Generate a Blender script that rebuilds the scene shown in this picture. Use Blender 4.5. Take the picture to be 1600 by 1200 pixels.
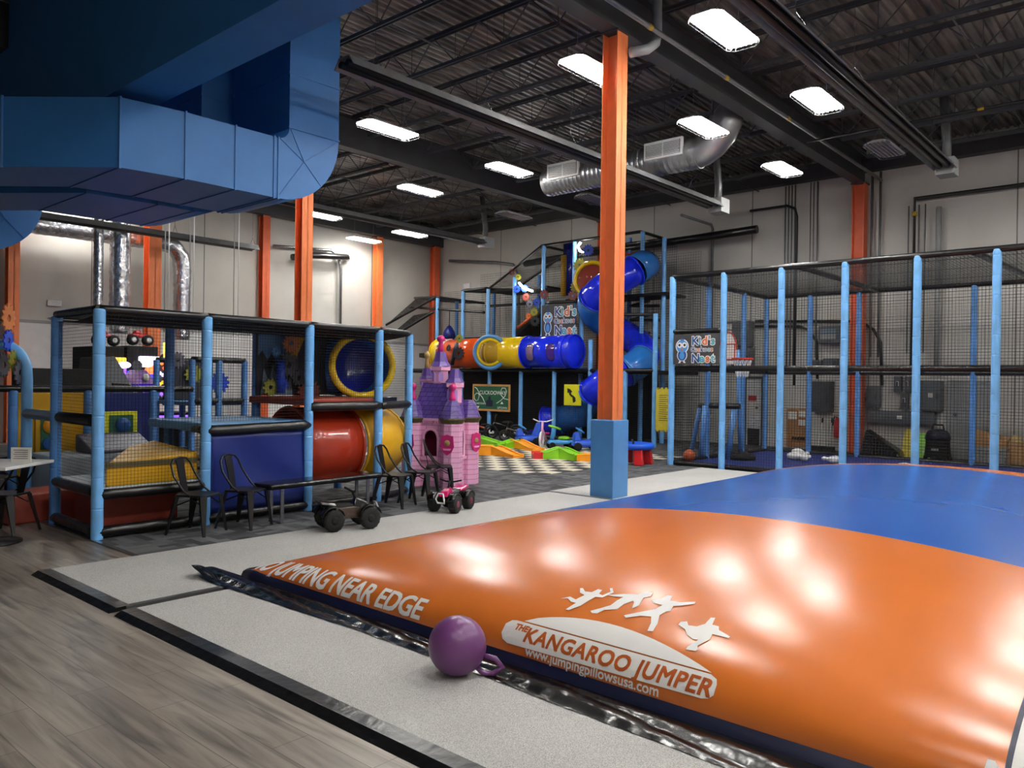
import bpy, bmesh, math, random
from mathutils import Vector, Matrix
random.seed(7)
for o in list(bpy.data.objects): bpy.data.objects.remove(o)
C = bpy.context.scene.collection
PI = math.pi
sc = bpy.context.scene

# ---------------------------------------------------------------- camera
EYE = Vector((0, 0, 1.6)); FOC = 1227.3
yaw, pit, rol = math.radians(41.187), math.radians(-.1805), math.radians(.8087)
fw = Vector((math.cos(yaw)*math.cos(pit), math.sin(yaw)*math.cos(pit), math.sin(pit)))
r0 = Vector((math.sin(yaw), -math.cos(yaw), 0)); u0 = r0.cross(fw)
rt = r0*math.cos(rol)+u0*math.sin(rol); up = rt.cross(fw)
cam = bpy.data.cameras.new('camera'); co = bpy.data.objects.new('camera', cam); C.objects.link(co)
cam.sensor_width = 36; cam.sensor_fit = 'HORIZONTAL'; cam.lens = 36*FOC/1600; cam.clip_end = 200; cam.clip_start = .05
co.matrix_world = Matrix(((rt.x, up.x, -fw.x, EYE.x), (rt.y, up.y, -fw.y, EYE.y), (rt.z, up.z, -fw.z, EYE.z), (0, 0, 0, 1)))
sc.camera = co
# ---------------------------------------------------------------- world, exposure
w = bpy.data.worlds.new('World'); sc.world = w; w.use_nodes = True
w.node_tree.nodes['Background'].inputs[0].default_value = (.5, .55, .6, 1)
w.node_tree.nodes['Background'].inputs[1].default_value = .03
sc.view_settings.view_transform = 'Standard'; sc.view_settings.look = 'None'
sc.view_settings.exposure = 0.9; sc.view_settings.gamma = 1; sc.view_settings.use_curve_mapping = False
LAMP = 48.0                                    # emission of the ceiling lamps' tubes
WX, WY, ROOF = 19.9, 21.3, 7.25                # far right wall, far left wall, roof deck

# where a sight line of the survey meets the floor or a wall plane
def ray(x, y): return fw+rt*((x-800)/FOC)-up*((y-600)/FOC)
def fl(x, y, z=0.): d = ray(x, y); return EYE+d*((z-EYE.z)/d.z)
def onx(x, y, X): d = ray(x, y); return EYE+d*(X/d.x)
def ony(x, y, Y): d = ray(x, y); return EYE+d*(Y/d.y)

# ---------------------------------------------------------------- materials
def lin(c): c = c/255; return c/12.92 if c <= .04045 else ((c+.055)/1.055)**2.4
def S(r, g, b): return (lin(r), lin(g), lin(b), 1)
def nd(nt, t, **k):
    n = nt.nodes.new(t)
    for a, v in k.items():
        if a.startswith('i_'):
            s = a[2:]; n.inputs[int(s) if s.isdigit() else s].default_value = v
        else: setattr(n, a, v)
    return n
def mat(name, rgb, rough=.5, metal=0, var=.12, vs=6, bump=.0, bs=60, emit=0, coat=0, alpha=1, ecol=None, trans=0):
    m = bpy.data.materials.new(name); m.use_nodes = True; nt = m.node_tree; L = nt.links
    p = nt.nodes['Principled BSDF']; col = S(*rgb)
    p.inputs['Roughness'].default_value = rough; p.inputs['Metallic'].default_value = metal
    p.inputs['Coat Weight'].default_value = coat; p.inputs['Alpha'].default_value = alpha
    p.inputs['Transmission Weight'].default_value = trans
    p.inputs['Base Color'].default_value = col
    if var:
        tc = nd(nt, 'ShaderNodeTexCoord'); n = nd(nt, 'ShaderNodeTexNoise', i_Scale=vs, i_Detail=3.)
        L.new(tc.outputs['Object'], n.inputs['Vector'])
        r = nd(nt, 'ShaderNodeMapRange'); r.inputs[1].default_value = .3; r.inputs[2].default_value = .7
        r.inputs[3].default_value = 1-var; r.inputs[4].default_value = 1+var; L.new(n.outputs[0], r.inputs[0])
        mx = nd(nt, 'ShaderNodeVectorMath', operation='SCALE'); mx.inputs[0].default_value = col[:3]
        L.new(r.outputs[0], mx.inputs['Scale']); L.new(mx.outputs[0], p.inputs['Base Color'])
    if bump:
        tc = nd(nt, 'ShaderNodeTexCoord'); n = nd(nt, 'ShaderNodeTexNoise', i_Scale=bs, i_Detail=2.)
        L.new(tc.outputs['Object'], n.inputs['Vector'])
        b = nd(nt, 'ShaderNodeBump', i_Strength=bump, i_Distance=.02); L.new(n.outputs[0], b.inputs['Height']); L.new(b.outputs[0], p.inputs['Normal'])
    if emit:
        p.inputs['Emission Color'].default_value = S(*(ecol or rgb)); p.inputs['Emission Strength'].default_value = emit
    return m
K = {}
def mk(n, *a, **k): K[n] = mat(n, *a, **k)
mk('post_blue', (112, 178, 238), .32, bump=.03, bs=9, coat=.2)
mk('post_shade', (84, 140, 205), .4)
mk('black_pad', (18, 18, 20), .3, bump=.25, bs=14)
mk('black_net', (14, 14, 16), .7, var=0)
mk('black_vinyl', (9, 9, 10), .2, bump=.3, bs=10)
mk('black_metal', (20, 20, 22), .4, metal=.3, var=0)
mk('black_paint', (9, 9, 10), .8)
mk('col_orange', (236, 128, 72), .5, var=.05, bump=.03)
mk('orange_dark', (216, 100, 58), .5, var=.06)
mk('pad_blue', (80, 140, 196), .38, var=.05, bump=.05, bs=12)
mk('duct_blue', (44, 112, 178), .55, var=.06, vs=2, bump=.03, bs=4)
mk('beam_dark', (58, 59, 62), .55, var=.12, vs=3)
mk('joist_dark', (66, 68, 72), .55, var=.1)
mk('galv', (150, 152, 155), .34, metal=.85, var=.16, vs=4, bump=.06, bs=10)
mk('galv_dull', (120, 122, 124), .5, metal=.6, var=.15)
mk('foil', (200, 203, 208), .22, metal=.9, var=.15, vs=9, bump=.9, bs=13)
mk('steel', (170, 172, 176), .25, metal=.9, var=.05)
mk('chrome', (205, 208, 212), .14, metal=1, var=0)
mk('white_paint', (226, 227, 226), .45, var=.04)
mk('white_plastic', (232, 232, 230), .35, var=.03)
mk('lamp_on', (255, 255, 255), .5, var=0, emit=LAMP, ecol=(255, 252, 246))
mk('lamp_off', (120, 122, 124), .4, var=.05)
mk('grey_box', (88, 93, 98), .5, var=.06)
mk('grey_dark', (60, 64, 68), .5, var=.06)
mk('grey_light', (150, 152, 152), .5, var=.06)
mk('pipe_black', (22, 22, 23), .4, var=.1)
mk('gas_yellow', (190, 160, 40), .5)
mk('tape_grey', (60, 60, 62), .6)
mk('royal', (26, 48, 236), .16, var=.04, coat=.5)
mk('royal_dark', (16, 32, 140), .2, var=.04, coat=.4)
mk('sky_tube', (46, 122, 205), .18, var=.04, coat=.5)
mk('tube_yellow', (238, 200, 20), .2, var=.04, coat=.4)
mk('tube_orange', (226, 84, 20), .2, var=.04, coat=.4)
mk('tube_red', (160, 48, 24), .22, var=.05, coat=.4)
mk('vinyl_yellow', (206, 156, 14), .4, var=.06, bump=.05, bs=12)
mk('vinyl_blue', (11, 33, 108), .42, var=.06, bump=.08, bs=9)
mk('vinyl_red', (150, 58, 40), .45, var=.06)
mk('vinyl_sky', (92, 150, 200), .4, var=.05)
mk('vinyl_grey', (168, 182, 190), .45, var=.05)
mk('vinyl_navy', (14, 20, 52), .45)
mk('pad_floor', (20, 38, 110), .7, var=.1)
mk('amber', (200, 160, 60), .08, var=0, alpha=.45)
mk('clear', (190, 205, 215), .06, var=0, alpha=.14)
mk('smoke', (120, 60, 60), .08, var=0, alpha=.5)
mk('pink', (240, 174, 208), .38, var=.03)
mk('magenta', (205, 38, 120), .38, var=.03)
mk('purple', (98, 70, 150), .42, var=.08, vs=9)
mk('ball_purple', (108, 60, 114), .34, var=.05, bump=.05, bs=40)
mk('gold', (176, 148, 90), .45, var=.1)
mk('olive', (88, 80, 44), .5)
mk('maroon', (110, 14, 50), .5)
mk('text_white', (238, 236, 232), .45, var=.02)
mk('text_orange', (190, 92, 36), .42, var=.04)
mk('text_dark', (30, 28, 30), .5, var=0)
mk('logo_navy', (24, 80, 150), .4, var=0)
mk('logo_blue', (80, 150, 215), .4, var=0)
mk('logo_teal', (70, 170, 190), .4, var=0)
mk('logo_orange', (225, 105, 40), .4, var=0)
mk('logo_grey', (110, 130, 145), .4, var=0)
mk('board_green', (28, 92, 62), .5, var=.08)
mk('board_wood', (214, 158, 92), .5, var=.1)
mk('sign_yellow', (236, 232, 36), .4, var=.02)
mk('sign_mustard', (214, 196, 60), .5, var=.1, vs=12)
mk('toy_blue', (24, 84, 205), .35, var=.04)
mk('toy_sky', (70, 160, 225), .35, var=.04)
mk('toy_red', (200, 30, 36), .35, var=.04)
mk('toy_green', (130, 200, 30), .35, var=.04)
mk('toy_orange', (246, 160, 20), .35, var=.04)
mk('toy_yellow', (245, 214, 40), .35, var=.04)
mk('rubber', (18, 18, 19), .75, bump=.2, bs=90)
mk('quad_pink', (190, 30, 96), .25, var=.04, coat=.4)
mk('quad_camo', (66, 52, 42), .4, var=.5, vs=30)
mk('cork', (160, 112, 66), .8, var=.15, vs=30)
mk('card', (176, 134, 90), .8, var=.06)
mk('paper', (225, 222, 214), .7, var=.03)
mk('ball_orange', (190, 90, 45), .6, bump=.2, bs=90)
mk('board_pale', (240, 230, 224), .5, var=.05)
mk('rim_red', (205, 50, 34), .4)
mk('led_purple', (140, 90, 255), .5, var=0, emit=1.2)
mk('led_blue', (60, 60, 255), .5, var=0, emit=1.2)
mk('led_warm', (255, 190, 90), .5, var=0, emit=1.6)
mk('led_white', (235, 225, 255), .5, var=0, emit=1.2)
mk('led_orange', (255, 120, 60), .5, var=0, emit=1.2)
mk('led_yellow', (255, 200, 60), .5, var=0, emit=.8)
mk('lilac', (190, 150, 225), .5, var=.05)
mk('mural_dark', (26, 26, 40), .5)
mk('gear_orange', (190, 110, 50), .4)
mk('gear_blue', (30, 70, 190), .4)
mk('gear_grey', (86, 86, 98), .4)
mk('gear_olive', (140, 140, 40), .4)
mk('gear_red', (130, 60, 50), .4)
mk('gear_dark', (40, 42, 50), .4)
mk('toy_purple', (90, 60, 160), .4)

def special(name, build):
    m = bpy.data.materials.new(name); m.use_nodes = True; build(m.node_tree, m.node_tree.nodes['Principled BSDF']); K[name] = m
def ramp(nt, stops):
    r = nd(nt, 'ShaderNodeValToRGB'); e = r.color_ramp.elements
    while len(e) < len(stops): e.new(.5)
    for q, (p, c) in zip(e, stops): q.position = p; q.color = c
    return r
def mapped(nt, scale=(1, 1, 1), rot=(0, 0, 0)):
    tc = nd(nt, 'ShaderNodeTexCoord'); mp = nd(nt, 'ShaderNodeMapping'); mp.inputs['Scale'].default_value = scale; mp.inputs['Rotation'].default_value = rot
    nt.links.new(tc.outputs['Object'], mp.inputs['Vector']); return mp.outputs[0]
def mixc(nt, kind, fac, a, b):
    m = nd(nt, 'ShaderNodeMix', data_type='RGBA', blend_type=kind)
    for s, v in ((m.inputs[0], fac), (m.inputs[6], a), (m.inputs[7], b)):
        if hasattr(v, 'is_output'): nt.links.new(v, s)
        else: s.default_value = v
    return m.outputs[2]
def b_wood(nt, p):
    L = nt.links; v = mapped(nt, rot=(0, 0, PI/2))
    br = nd(nt, 'ShaderNodeTexBrick', i_Scale=1., offset=.37)
    for k, x in (('Brick Width', 1.22), ('Row Height', .185), ('Mortar Size', .0022), ('Bias', 0.)): br.inputs[k].default_value = x
    br.inputs['Color1'].default_value = S(128, 119, 109); br.inputs['Color2'].default_value = S(108, 100, 92); br.inputs['Mortar'].default_value = S(70, 65, 60)
    L.new(v, br.inputs['Vector'])
    n = nd(nt, 'ShaderNodeTexNoise', i_Scale=1.6, i_Detail=6., i_Distortion=1.1); L.new(mapped(nt, (9, .8, 1)), n.inputs['Vector'])
    r = ramp(nt, [(.3, (.36, .35, .34, 1)), (.47, (.95, .95, .95, 1)), (.68, (1.5, 1.49, 1.46, 1))]); L.new(n.outputs[0], r.inputs[0])
    L.new(mixc(nt, 'MULTIPLY', 1., br.outputs[0], r.outputs[0]), p.inputs['Base Color'])
    p.inputs['Roughness'].default_value = .36
    b = nd(nt, 'ShaderNodeBump', i_Strength=.12, i_Distance=.01); L.new(n.outputs[0], b.inputs['Height']); L.new(b.outputs[0], p.inputs['Normal'])
special('wood_floor', b_wood)
def b_carpet(nt, p):
    L = nt.links; outs = []
    for rz, off in ((0, .3), (PI/2, .45)):
        br = nd(nt, 'ShaderNodeTexBrick', i_Scale=1., offset=off)
        for k, x in (('Brick Width', .42), ('Row Height', .085), ('Mortar Size', .0)): br.inputs[k].default_value = x
        br.inputs['Color1'].default_value = S(38, 39, 42); br.inputs['Color2'].default_value = S(112, 114, 117)
        L.new(mapped(nt, rot=(0, 0, rz)), br.inputs['Vector']); outs.append(br.outputs[0])
    ch = nd(nt, 'ShaderNodeTexChecker', i_Scale=2.); L.new(mapped(nt), ch.inputs['Vector'])
    n = nd(nt, 'ShaderNodeTexNoise', i_Scale=260.); L.new(mapped(nt), n.inputs['Vector'])
    c = mixc(nt, 'MIX', ch.outputs[1], outs[0], outs[1]); L.new(mixc(nt, 'MULTIPLY', .5, c, n.outputs[0]), p.inputs['Base Color'])
    p.inputs['Roughness'].default_value = .95
special('carpet', b_carpet)
def b_check(nt, p):
    ch = nd(nt, 'ShaderNodeTexChecker', i_Scale=3.2); nt.links.new(mapped(nt), ch.inputs['Vector'])
    ch.inputs[1].default_value = S(214, 206, 184); ch.inputs[2].default_value = S(36, 36, 40)
    nt.links.new(ch.outputs[0], p.inputs['Base Color']); p.inputs['Roughness'].default_value = .7
special('checker', b_check)
def b_mat(nt, p):
    n = nd(nt, 'ShaderNodeTexNoise', i_Scale=220., i_Detail=2.); nt.links.new(mapped(nt), n.inputs['Vector'])
    r = ramp(nt, [(.35, S(150, 149, 147)), (.62, S(206, 205, 202))]); nt.links.new(n.outputs[0], r.inputs[0])
    n2 = nd(nt, 'ShaderNodeTexNoise', i_Scale=1.2, i_Detail=4.); nt.links.new(mapped(nt), n2.inputs['Vector'])
    r2 = ramp(nt, [(.3, (.88, .88, .87, 1)), (.7, (1, 1, 1, 1))]); nt.links.new(n2.outputs[0], r2.inputs[0])
    nt.links.new(mixc(nt, 'MULTIPLY', 1., r.outputs[0], r2.outputs[0]), p.inputs['Base Color']); p.inputs['Roughness'].default_value = .95
    b = nd(nt, 'ShaderNodeBump', i_Strength=.5, i_Distance=.004); nt.links.new(n.outputs[0], b.inputs['Height']); nt.links.new(b.outputs[0], p.inputs['Normal'])
special('mat_white', b_mat)
def b_wall(nt, p):
    L = nt.links
    n = nd(nt, 'ShaderNodeTexNoise', i_Scale=.5, i_Detail=5.); L.new(mapped(nt), n.inputs['Vector'])
    r = ramp(nt, [(.3, S(186, 183, 176)), (.7, S(206, 203, 196))]); L.new(n.outputs[0], r.inputs[0])
    tc = nd(nt, 'ShaderNodeTexCoord'); sp = nd(nt, 'ShaderNodeSeparateXYZ'); L.new(tc.outputs['Object'], sp.inputs[0])
    a = nd(nt, 'ShaderNodeMath', operation='ADD'); L.new(sp.outputs[0], a.inputs[0]); L.new(sp.outputs[1], a.inputs[1])
    f = nd(nt, 'ShaderNodeMath', operation='PINGPONG'); L.new(a.outputs[0], f.inputs[0]); f.inputs[1].default_value = 1.5
    g = nd(nt, 'ShaderNodeMath', operation='LESS_THAN'); L.new(f.outputs[0], g.inputs[0]); g.inputs[1].default_value = .014
    L.new(mixc(nt, 'MIX', g.outputs[0], r.outputs[0], S(112, 110, 107)), p.inputs['Base Color']); p.inputs['Roughness'].default_value = .7
special('wall_paint', b_wall)
def b_deck(nt, p):
    L = nt.links
    n = nd(nt, 'ShaderNodeTexNoise', i_Scale=1.4, i_Detail=4.); L.new(mapped(nt, (.6, 3, 1)), n.inputs['Vector'])
    r = ramp(nt, [(.32, S(74, 74, 76)), (.72, S(172, 168, 162))]); L.new(n.outputs[0], r.inputs[0]); L.new(r.outputs[0], p.inputs['Base Color'])
    p.inputs['Roughness'].default_value = .36; p.inputs['Metallic'].default_value = .5
special('deck', b_deck)
def b_pillow(nt, p):
    L = nt.links; tc = nd(nt, 'ShaderNodeTexCoord'); sp = nd(nt, 'ShaderNodeSeparateXYZ'); L.new(tc.outputs['Object'], sp.inputs[0])
    a = nd(nt, 'ShaderNodeMath', operation='SUBTRACT'); L.new(sp.outputs[0], a.inputs[0]); a.inputs[1].default_value = -.38
    b = nd(nt, 'ShaderNodeMath', operation='ABSOLUTE'); L.new(a.outputs[0], b.inputs[0])
    g = nd(nt, 'ShaderNodeMath', operation='LESS_THAN'); L.new(b.outputs[0], g.inputs[0]); g.inputs[1].default_value = 2.23
    c = mixc(nt, 'MIX', g.outputs[0], S(207, 111, 42), S(32, 86, 168))
    n = nd(nt, 'ShaderNodeTexNoise', i_Scale=1.1, i_Detail=2.); L.new(mapped(nt), n.inputs['Vector'])
    r = ramp(nt, [(.1, (.9, .9, .9, 1)), (.9, (1.06, 1.06, 1.06, 1))]); L.new(n.outputs[0], r.inputs[0])
    c = mixc(nt, 'MULTIPLY', 1., c, r.outputs[0])
    L.new(c, p.inputs['Base Color'])
    p.inputs['Roughness'].default_value = .235
    f1 = nd(nt, 'ShaderNodeTexNoise', i_Scale=2.2, i_Detail=2.); L.new(mapped(nt), f1.inputs['Vector'])
    bp = nd(nt, 'ShaderNodeBump', i_Strength=.25, i_Distance=.02); L.new(f1.outputs[0], bp.inputs['Height']); L.new(bp.outputs[0], p.inputs['Normal'])
special('pillow', b_pillow)
def b_brick(name, c1, c2, mo, bw, rh):
    def f(nt, p):
        br = nd(nt, 'ShaderNodeTexBrick', i_Scale=1.)
        for k, x in (('Brick Width', bw), ('Row Height', rh), ('Mortar Size', .006)): br.inputs[k].default_value = x
        br.inputs['Color1'].default_value = S(*c1); br.inputs['Color2'].default_value = S(*c2); br.inputs['Mortar'].default_value = S(*mo)
        tc = nd(nt, 'ShaderNodeTexCoord'); sp = nd(nt, 'ShaderNodeSeparateXYZ'); nt.links.new(tc.outputs['Object'], sp.inputs[0])
        a = nd(nt, 'ShaderNodeMath', operation='SUBTRACT'); nt.links.new(sp.outputs[0], a.inputs[0]); nt.links.new(sp.outputs[1], a.inputs[1])
        cb = nd(nt, 'ShaderNodeCombineXYZ'); nt.links.new(a.outputs[0], cb.inputs[0]); nt.links.new(sp.outputs[2], cb.inputs[1])
        nt.links.new(cb.outputs[0], br.inputs['Vector']); nt.links.new(br.outputs[0], p.inputs['Base Color']); p.inputs['Roughness'].default_value = .4
    special(name, f)
b_brick('castle_wall', (240, 178, 212), (235, 170, 205), (196, 132, 166), .2, .085)
b_brick('castle_roof', (104, 76, 158), (86, 62, 136), (56, 40, 92), .11, .075)

# ---------------------------------------------------------------- mesh helpers
def frame(d):
    d = Vector(d).normalized(); a = Vector((0, 0, 1)) if abs(d.z) < .9 else Vector((1, 0, 0))
    x = a.cross(d).normalized(); return x, d.cross(x), d
class MB:
    def __init__(s, o=(0, 0, 0)): s.b = bmesh.new(); s.o = Vector(o)
    def face(s, vs, smooth=False):
        try: f = s.b.faces.new(vs); f.smooth = smooth; return f
        except ValueError: return None
    def v(s, p): return s.b.verts.new(Vector(p)-s.o)
    def hull(s, pts):          # eight corners: bottom ring then top ring
        q = [s.v(p) for p in pts]; n = len(q)//2
        s.face(q[:n][::-1]); s.face(q[n:])
        for i in range(n): j = (i+1) % n; s.face([q[i], q[j], q[n+j], q[n+i]])
        return s
    def box(s, x0, x1, y0, y1, z0, z1): return s.hull([(x0, y0, z0), (x1, y0, z0), (x1, y1, z0), (x0, y1, z0), (x0, y0, z1), (x1, y0, z1), (x1, y1, z1), (x0, y1, z1)])
    def obox(s, c, size, rz=0, M=None):
        M = M or Matrix.Rotation(rz, 3, 'Z'); c = Vector(c); h = [k/2 for k in size]
        return s.hull([c+M @ Vector((a*h[0], b*h[1], d*h[2])) for d in (-1, 1) for a, b in ((-1, -1), (1, -1), (1, 1), (-1, 1))])
    def bar(s, p, q, w, h=None):
        p, q = Vector(p), Vector(q); x, y, d = frame(q-p); h = h or w
        return s.hull([c+x*(a*w/2)+y*(b*h/2) for c in (p, q) for a, b in ((-1, -1), (1, -1), (1, 1), (-1, 1))])
    def tube(s, pts, r, n=10, close=False, cap=True):
        pts = [Vector(p) for p in pts]; m = len(pts); rs = r if isinstance(r, (list, tuple)) else [r]*m; rings = []; px = None
        for i, p in enumerate(pts):
            if close: d = pts[(i+1) % m]-pts[i-1]
            else: d = pts[min(i+1, m-1)]-pts[max(i-1, 0)]
            d = d.normalized()
            if px is None: px = frame(d)[0]
            px = (px-d*px.dot(d)).normalized(); py = d.cross(px)
            rings.append([s.v(p+(px*math.cos(a)+py*math.sin(a))*rs[i]) for a in [2*PI*k/n for k in range(n)]])
        for i in range(m if close else m-1):
            A, B = rings[i], rings[(i+1) % m]
            for k in range(n): j = (k+1) % n; s.face([A[k], A[j], B[j], B[k]], n > 4)
        if cap and not close: s.face(rings[0][::-1]); s.face(rings[-1])
        return s
    def lathe(s, prof, c=(0, 0, 0), n=20, ax=(0, 0, 1), cap=True, flat=False):
        c = Vector(c); x, y, d = frame(ax); R = []
        for r, z in prof: R.append([s.v(c+d*z+(x*math.cos(2*PI*(k+.5)/n)+y*math.sin(2*PI*(k+.5)/n))*max(r, 1e-4)) for k in range(n)])
        for A, B in zip(R, R[1:]):
            for k in range(n): j = (k+1) % n; s.face([A[k], A[j], B[j], B[k]], not flat)
        if cap: s.face(R[0][::-1]); s.face(R[-1])
        return s
    def ell(s, c, r, n=16, m=10):
        r = (r, r, r) if isinstance(r, (int, float)) else r; c = Vector(c)
        R = [[s.v(c+Vector((r[0]*math.sin(t)*math.cos(a), r[1]*math.sin(t)*math.sin(a), r[2]*math.cos(t)))) for a in [2*PI*k/n for k in range(n)]] for t in [max(.02, min(PI-.02, PI*i/m)) for i in range(m+1)]]
        for A, B in zip(R, R[1:]):
            for k in range(n): j = (k+1) % n; s.face([A[j], A[k], B[k], B[j]], True)
        s.face(R[0]); s.face(R[-1][::-1]); return s
    def prism(s, poly, fn, t):            # fn(u, v, w) places the outline in space, w runs 0..t through it
        A = [s.v(fn(u, v, 0)) for u, v in poly]; B = [s.v(fn(u, v, t)) for u, v in poly]; n = len(A)
        s.face(A[::-1]); s.face(B)
        for i in range(n): j = (i+1) % n; s.face([A[i], A[j], B[j], B[i]])
        return s
    def torus(s, c, R, r, ax=(0, 0, 1), n=28, m=8, sx=1):
        x, y, d = frame(ax); c = Vector(c)
        return s.tube([c+x*(R*sx*math.cos(2*PI*k/n))+y*(R*math.sin(2*PI*k/n)) for k in range(n)], r, m, True)
    def grid(s, fn, nu, nv, smooth=True):
        V = [[s.v(fn(i/nu, j/nv)) for j in range(nv+1)] for i in range(nu+1)]
        for i in range(nu):
            for j in range(nv): s.face([V[i][j], V[i+1][j], V[i+1][j+1], V[i][j+1]], smooth)
        return s
    def ring(s, c, R0, R1, h, ax, n=28):     # flat annulus with thickness
        x, y, d = frame(ax); c = Vector(c); R = []
        for r, z in ((R0, -h/2), (R1, -h/2), (R1, h/2), (R0, h/2)): R.append([s.v(c+d*z+(x*math.cos(2*PI*k/n)+y*math.sin(2*PI*k/n))*r) for k in range(n)])
        for q in range(4):
            A, B = R[q], R[(q+1) % 4]
            for k in range(n): j = (k+1) % n; s.face([A[k], A[j], B[j], B[k]])
        return s
    def gear(s, c, R, ax, teeth=12, t=.02, hole=.25):
        x, y, d = frame(ax); c = Vector(c); n = teeth*4; o = []; i_ = []
        for k in range(n):
            a = 2*PI*k/n; r = R if k % 4 in (0, 1) else R*.78; e = x*math.cos(a)+y*math.sin(a)
            o.append((c+e*r, c+e*r+d*t)); i_.append((c+e*R*hole, c+e*R*hole+d*t))
        O = [(s.v(a), s.v(b)) for a, b in o]; I = [(s.v(a), s.v(b)) for a, b in i_]
        for k in range(n):
            j = (k+1) % n
            s.face([O[k][0], O[j][0], O[j][1], O[k][1]]); s.face([O[k][1], O[j][1], I[j][1], I[k][1]]); s.face([O[j][0], O[k][0], I[k][0], I[j][0]]); s.face([I[j][0], I[k][0], I[k][1], I[j][1]])
        return s
    def net(s, p, u, v, step=.05, r=.0024):    # knotted cord net: strands along u and v from corner p
        p, u, v = Vector(p), Vector(u), Vector(v)
        for a, b in ((u, v), (v, u)):
            k = max(1, round(b.length/step))
            for i in range(k+1): s.tube([p+b*(i/k), p+b*(i/k)+a], r, 3, cap=False)
        return s
    def text(s, body, fn, size, t=.004, shear=0, off=0, align='LEFT', cuts=0, sp=1.0):
        cu = bpy.data.curves.new('lettering', 'FONT'); cu.body = body; cu.size = size; cu.shear = shear; cu.offset = off; cu.align_x = align; cu.space_character = sp; cu.resolution_u = 3
        ob = bpy.data.objects.new('lettering', cu); C.objects.link(ob); dg = bpy.context.evaluated_depsgraph_get(); me = bpy.data.meshes.new_from_object(ob.evaluated_get(dg))
        tb = bmesh.new(); tb.from_mesh(me)
        if cuts:
            for k in range(-2, 10): bmesh.ops.bisect_plane(tb, geom=tb.verts[:]+tb.edges[:]+tb.faces[:], dist=1e-6, plane_co=(0, k*size*.1, 0), plane_no=(0, 1, 0))
            bmesh.ops.triangulate(tb, faces=tb.faces)
        V = {q.index: s.v(fn(q.co.x, q.co.y, t)) for q in (tb.verts.index_update() or tb.verts)}
        for f in tb.faces: s.face([V[q.index] for q in f.verts])
        tb.free(); bpy.data.meshes.remove(me); bpy.data.objects.remove(ob); bpy.data.curves.remove(cu); return s
    def build(s, name, m, parent=None, bev=0, loc=None):
        bmesh.ops.recalc_face_normals(s.b, faces=s.b.faces)
        me = bpy.data.meshes.new(name); s.b.to_mesh(me); s.b.free(); me.materials.append(K[m])
        o = bpy.data.objects.new(name, me); C.objects.link(o)
        if parent: o.parent = parent
        else: o.location = s.o if loc is None else loc
        if bev:
            md = o.modifiers.new('Bevel', 'BEVEL'); md.width = bev; md.segments = 2; md.limit_method = 'ANGLE'; md.angle_limit = .6
        return o
def tag(o, label, cat, group=None, kind=None):
    o['label'] = label; o['category'] = cat
    if group: o['group'] = group
    if kind: o['kind'] = kind
    return o
def thing(name, label, cat, loc=(0, 0, 0), rz=0, group=None):
    o = bpy.data.objects.new(name, None); C.objects.link(o); o.location = loc; o.rotation_euler = (0, 0, rz); o.empty_display_size = .1
    if name == 'steel_column': o['kind'] = 'thing'
    return tag(o, label, cat, group)
def struct(o): o['kind'] = 'structure'; return o
def dup(root, loc, rz=0, label=None, group=None):
    r = root.copy(); C.objects.link(r); r.location = loc; r.rotation_euler = (0, 0, rz)
    if label: r['label'] = label
    if group: r['group'] = group
    for ch in list(root.children):
        c = ch.copy(); C.objects.link(c); c.parent = r
        for g in list(ch.children): d = g.copy(); C.objects.link(d); d.parent = c
    return r
# ================================================================ SETTING
def ubox(name, m, x0, x1, y0, y1, z0, z1): return struct(MB((x0, y0, z0)).box(x0, x1, y0, y1, z0, z1).build(name, m))
XL, YF = -7., -6.
ubox('floor', 'wood_floor', XL, WX+.2, YF, WY+.2, -.1, 0)
ubox('floor_carpet', 'carpet', 3.07, WX, 2., 20.3, 0, .006)
ubox('trim_1', 'steel', 3.045, 3.085, 5., 20.3, 0, .011)
ubox('wall_right', 'wall_paint', WX, WX+.2, YF, WY+.2, 0, ROOF+.1)
ubox('wall_back', 'wall_paint', XL, WX, WY, WY+.2, 0, ROOF+.1)
ubox('wall_left', 'wall_paint', XL-.2, XL, YF, WY+.2, 0, ROOF+.1)
ubox('wall_front', 'wall_paint', XL, WX, YF-.2, YF, 0, ROOF+.1)
ubox('trim_2', 'grey_light', XL, WX, WY-.05, WY, 2.86, 2.93)
ubox('trim_3', 'white_paint', XL, WX-.3, WY-.03, WY, 0, 2.86)  # whiter lower wall; the arcade glow falling on it is put into the white
g = MB((XL, YF, ROOF)); prof = []; y = YF
while y < WY:
    prof += [(y, 0), (y+.05, 0), (y+.068, .045), (y+.13, .045)]; y += .148
prof = prof[:-1]
lo = [(g.v((XL, a, ROOF+b)), g.v((WX+.2, a, ROOF+b))) for a, b in prof]
for A, B in zip(lo, lo[1:]): g.face([A[0], A[1], B[1], B[0]])
hi = [g.v(p) for p in ((XL, YF, ROOF+.12), (WX+.2, YF, ROOF+.12), (WX+.2, WY, ROOF+.12), (XL, WY, ROOF+.12))]
g.face(hi)
struct(g.build('ceiling', 'deck'))
BY = (-1.23, 6.17, 13.57)
for yb in BY:
    g = MB((XL, yb, 6.45)); g.box(XL, WX, yb-.13, yb+.13, 6.45, 6.475).box(XL, WX, yb-.012, yb+.012, 6.475, 7.1).box(XL, WX, yb-.13, yb+.13, 7.1, 7.13)
    struct(g.build('roof_beam', 'beam_dark'))
struct(MB((XL, 20.95, 6.4)).box(XL, WX, 20.82, 21.1, 6.45, 7.13).build('roof_beam', 'beam_dark'))
struct(MB((19.7, YF, 6.6)).box(19.62, 19.88, YF, 20.8, 6.75, 7.13).build('roof_beam', 'beam_dark'))
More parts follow.
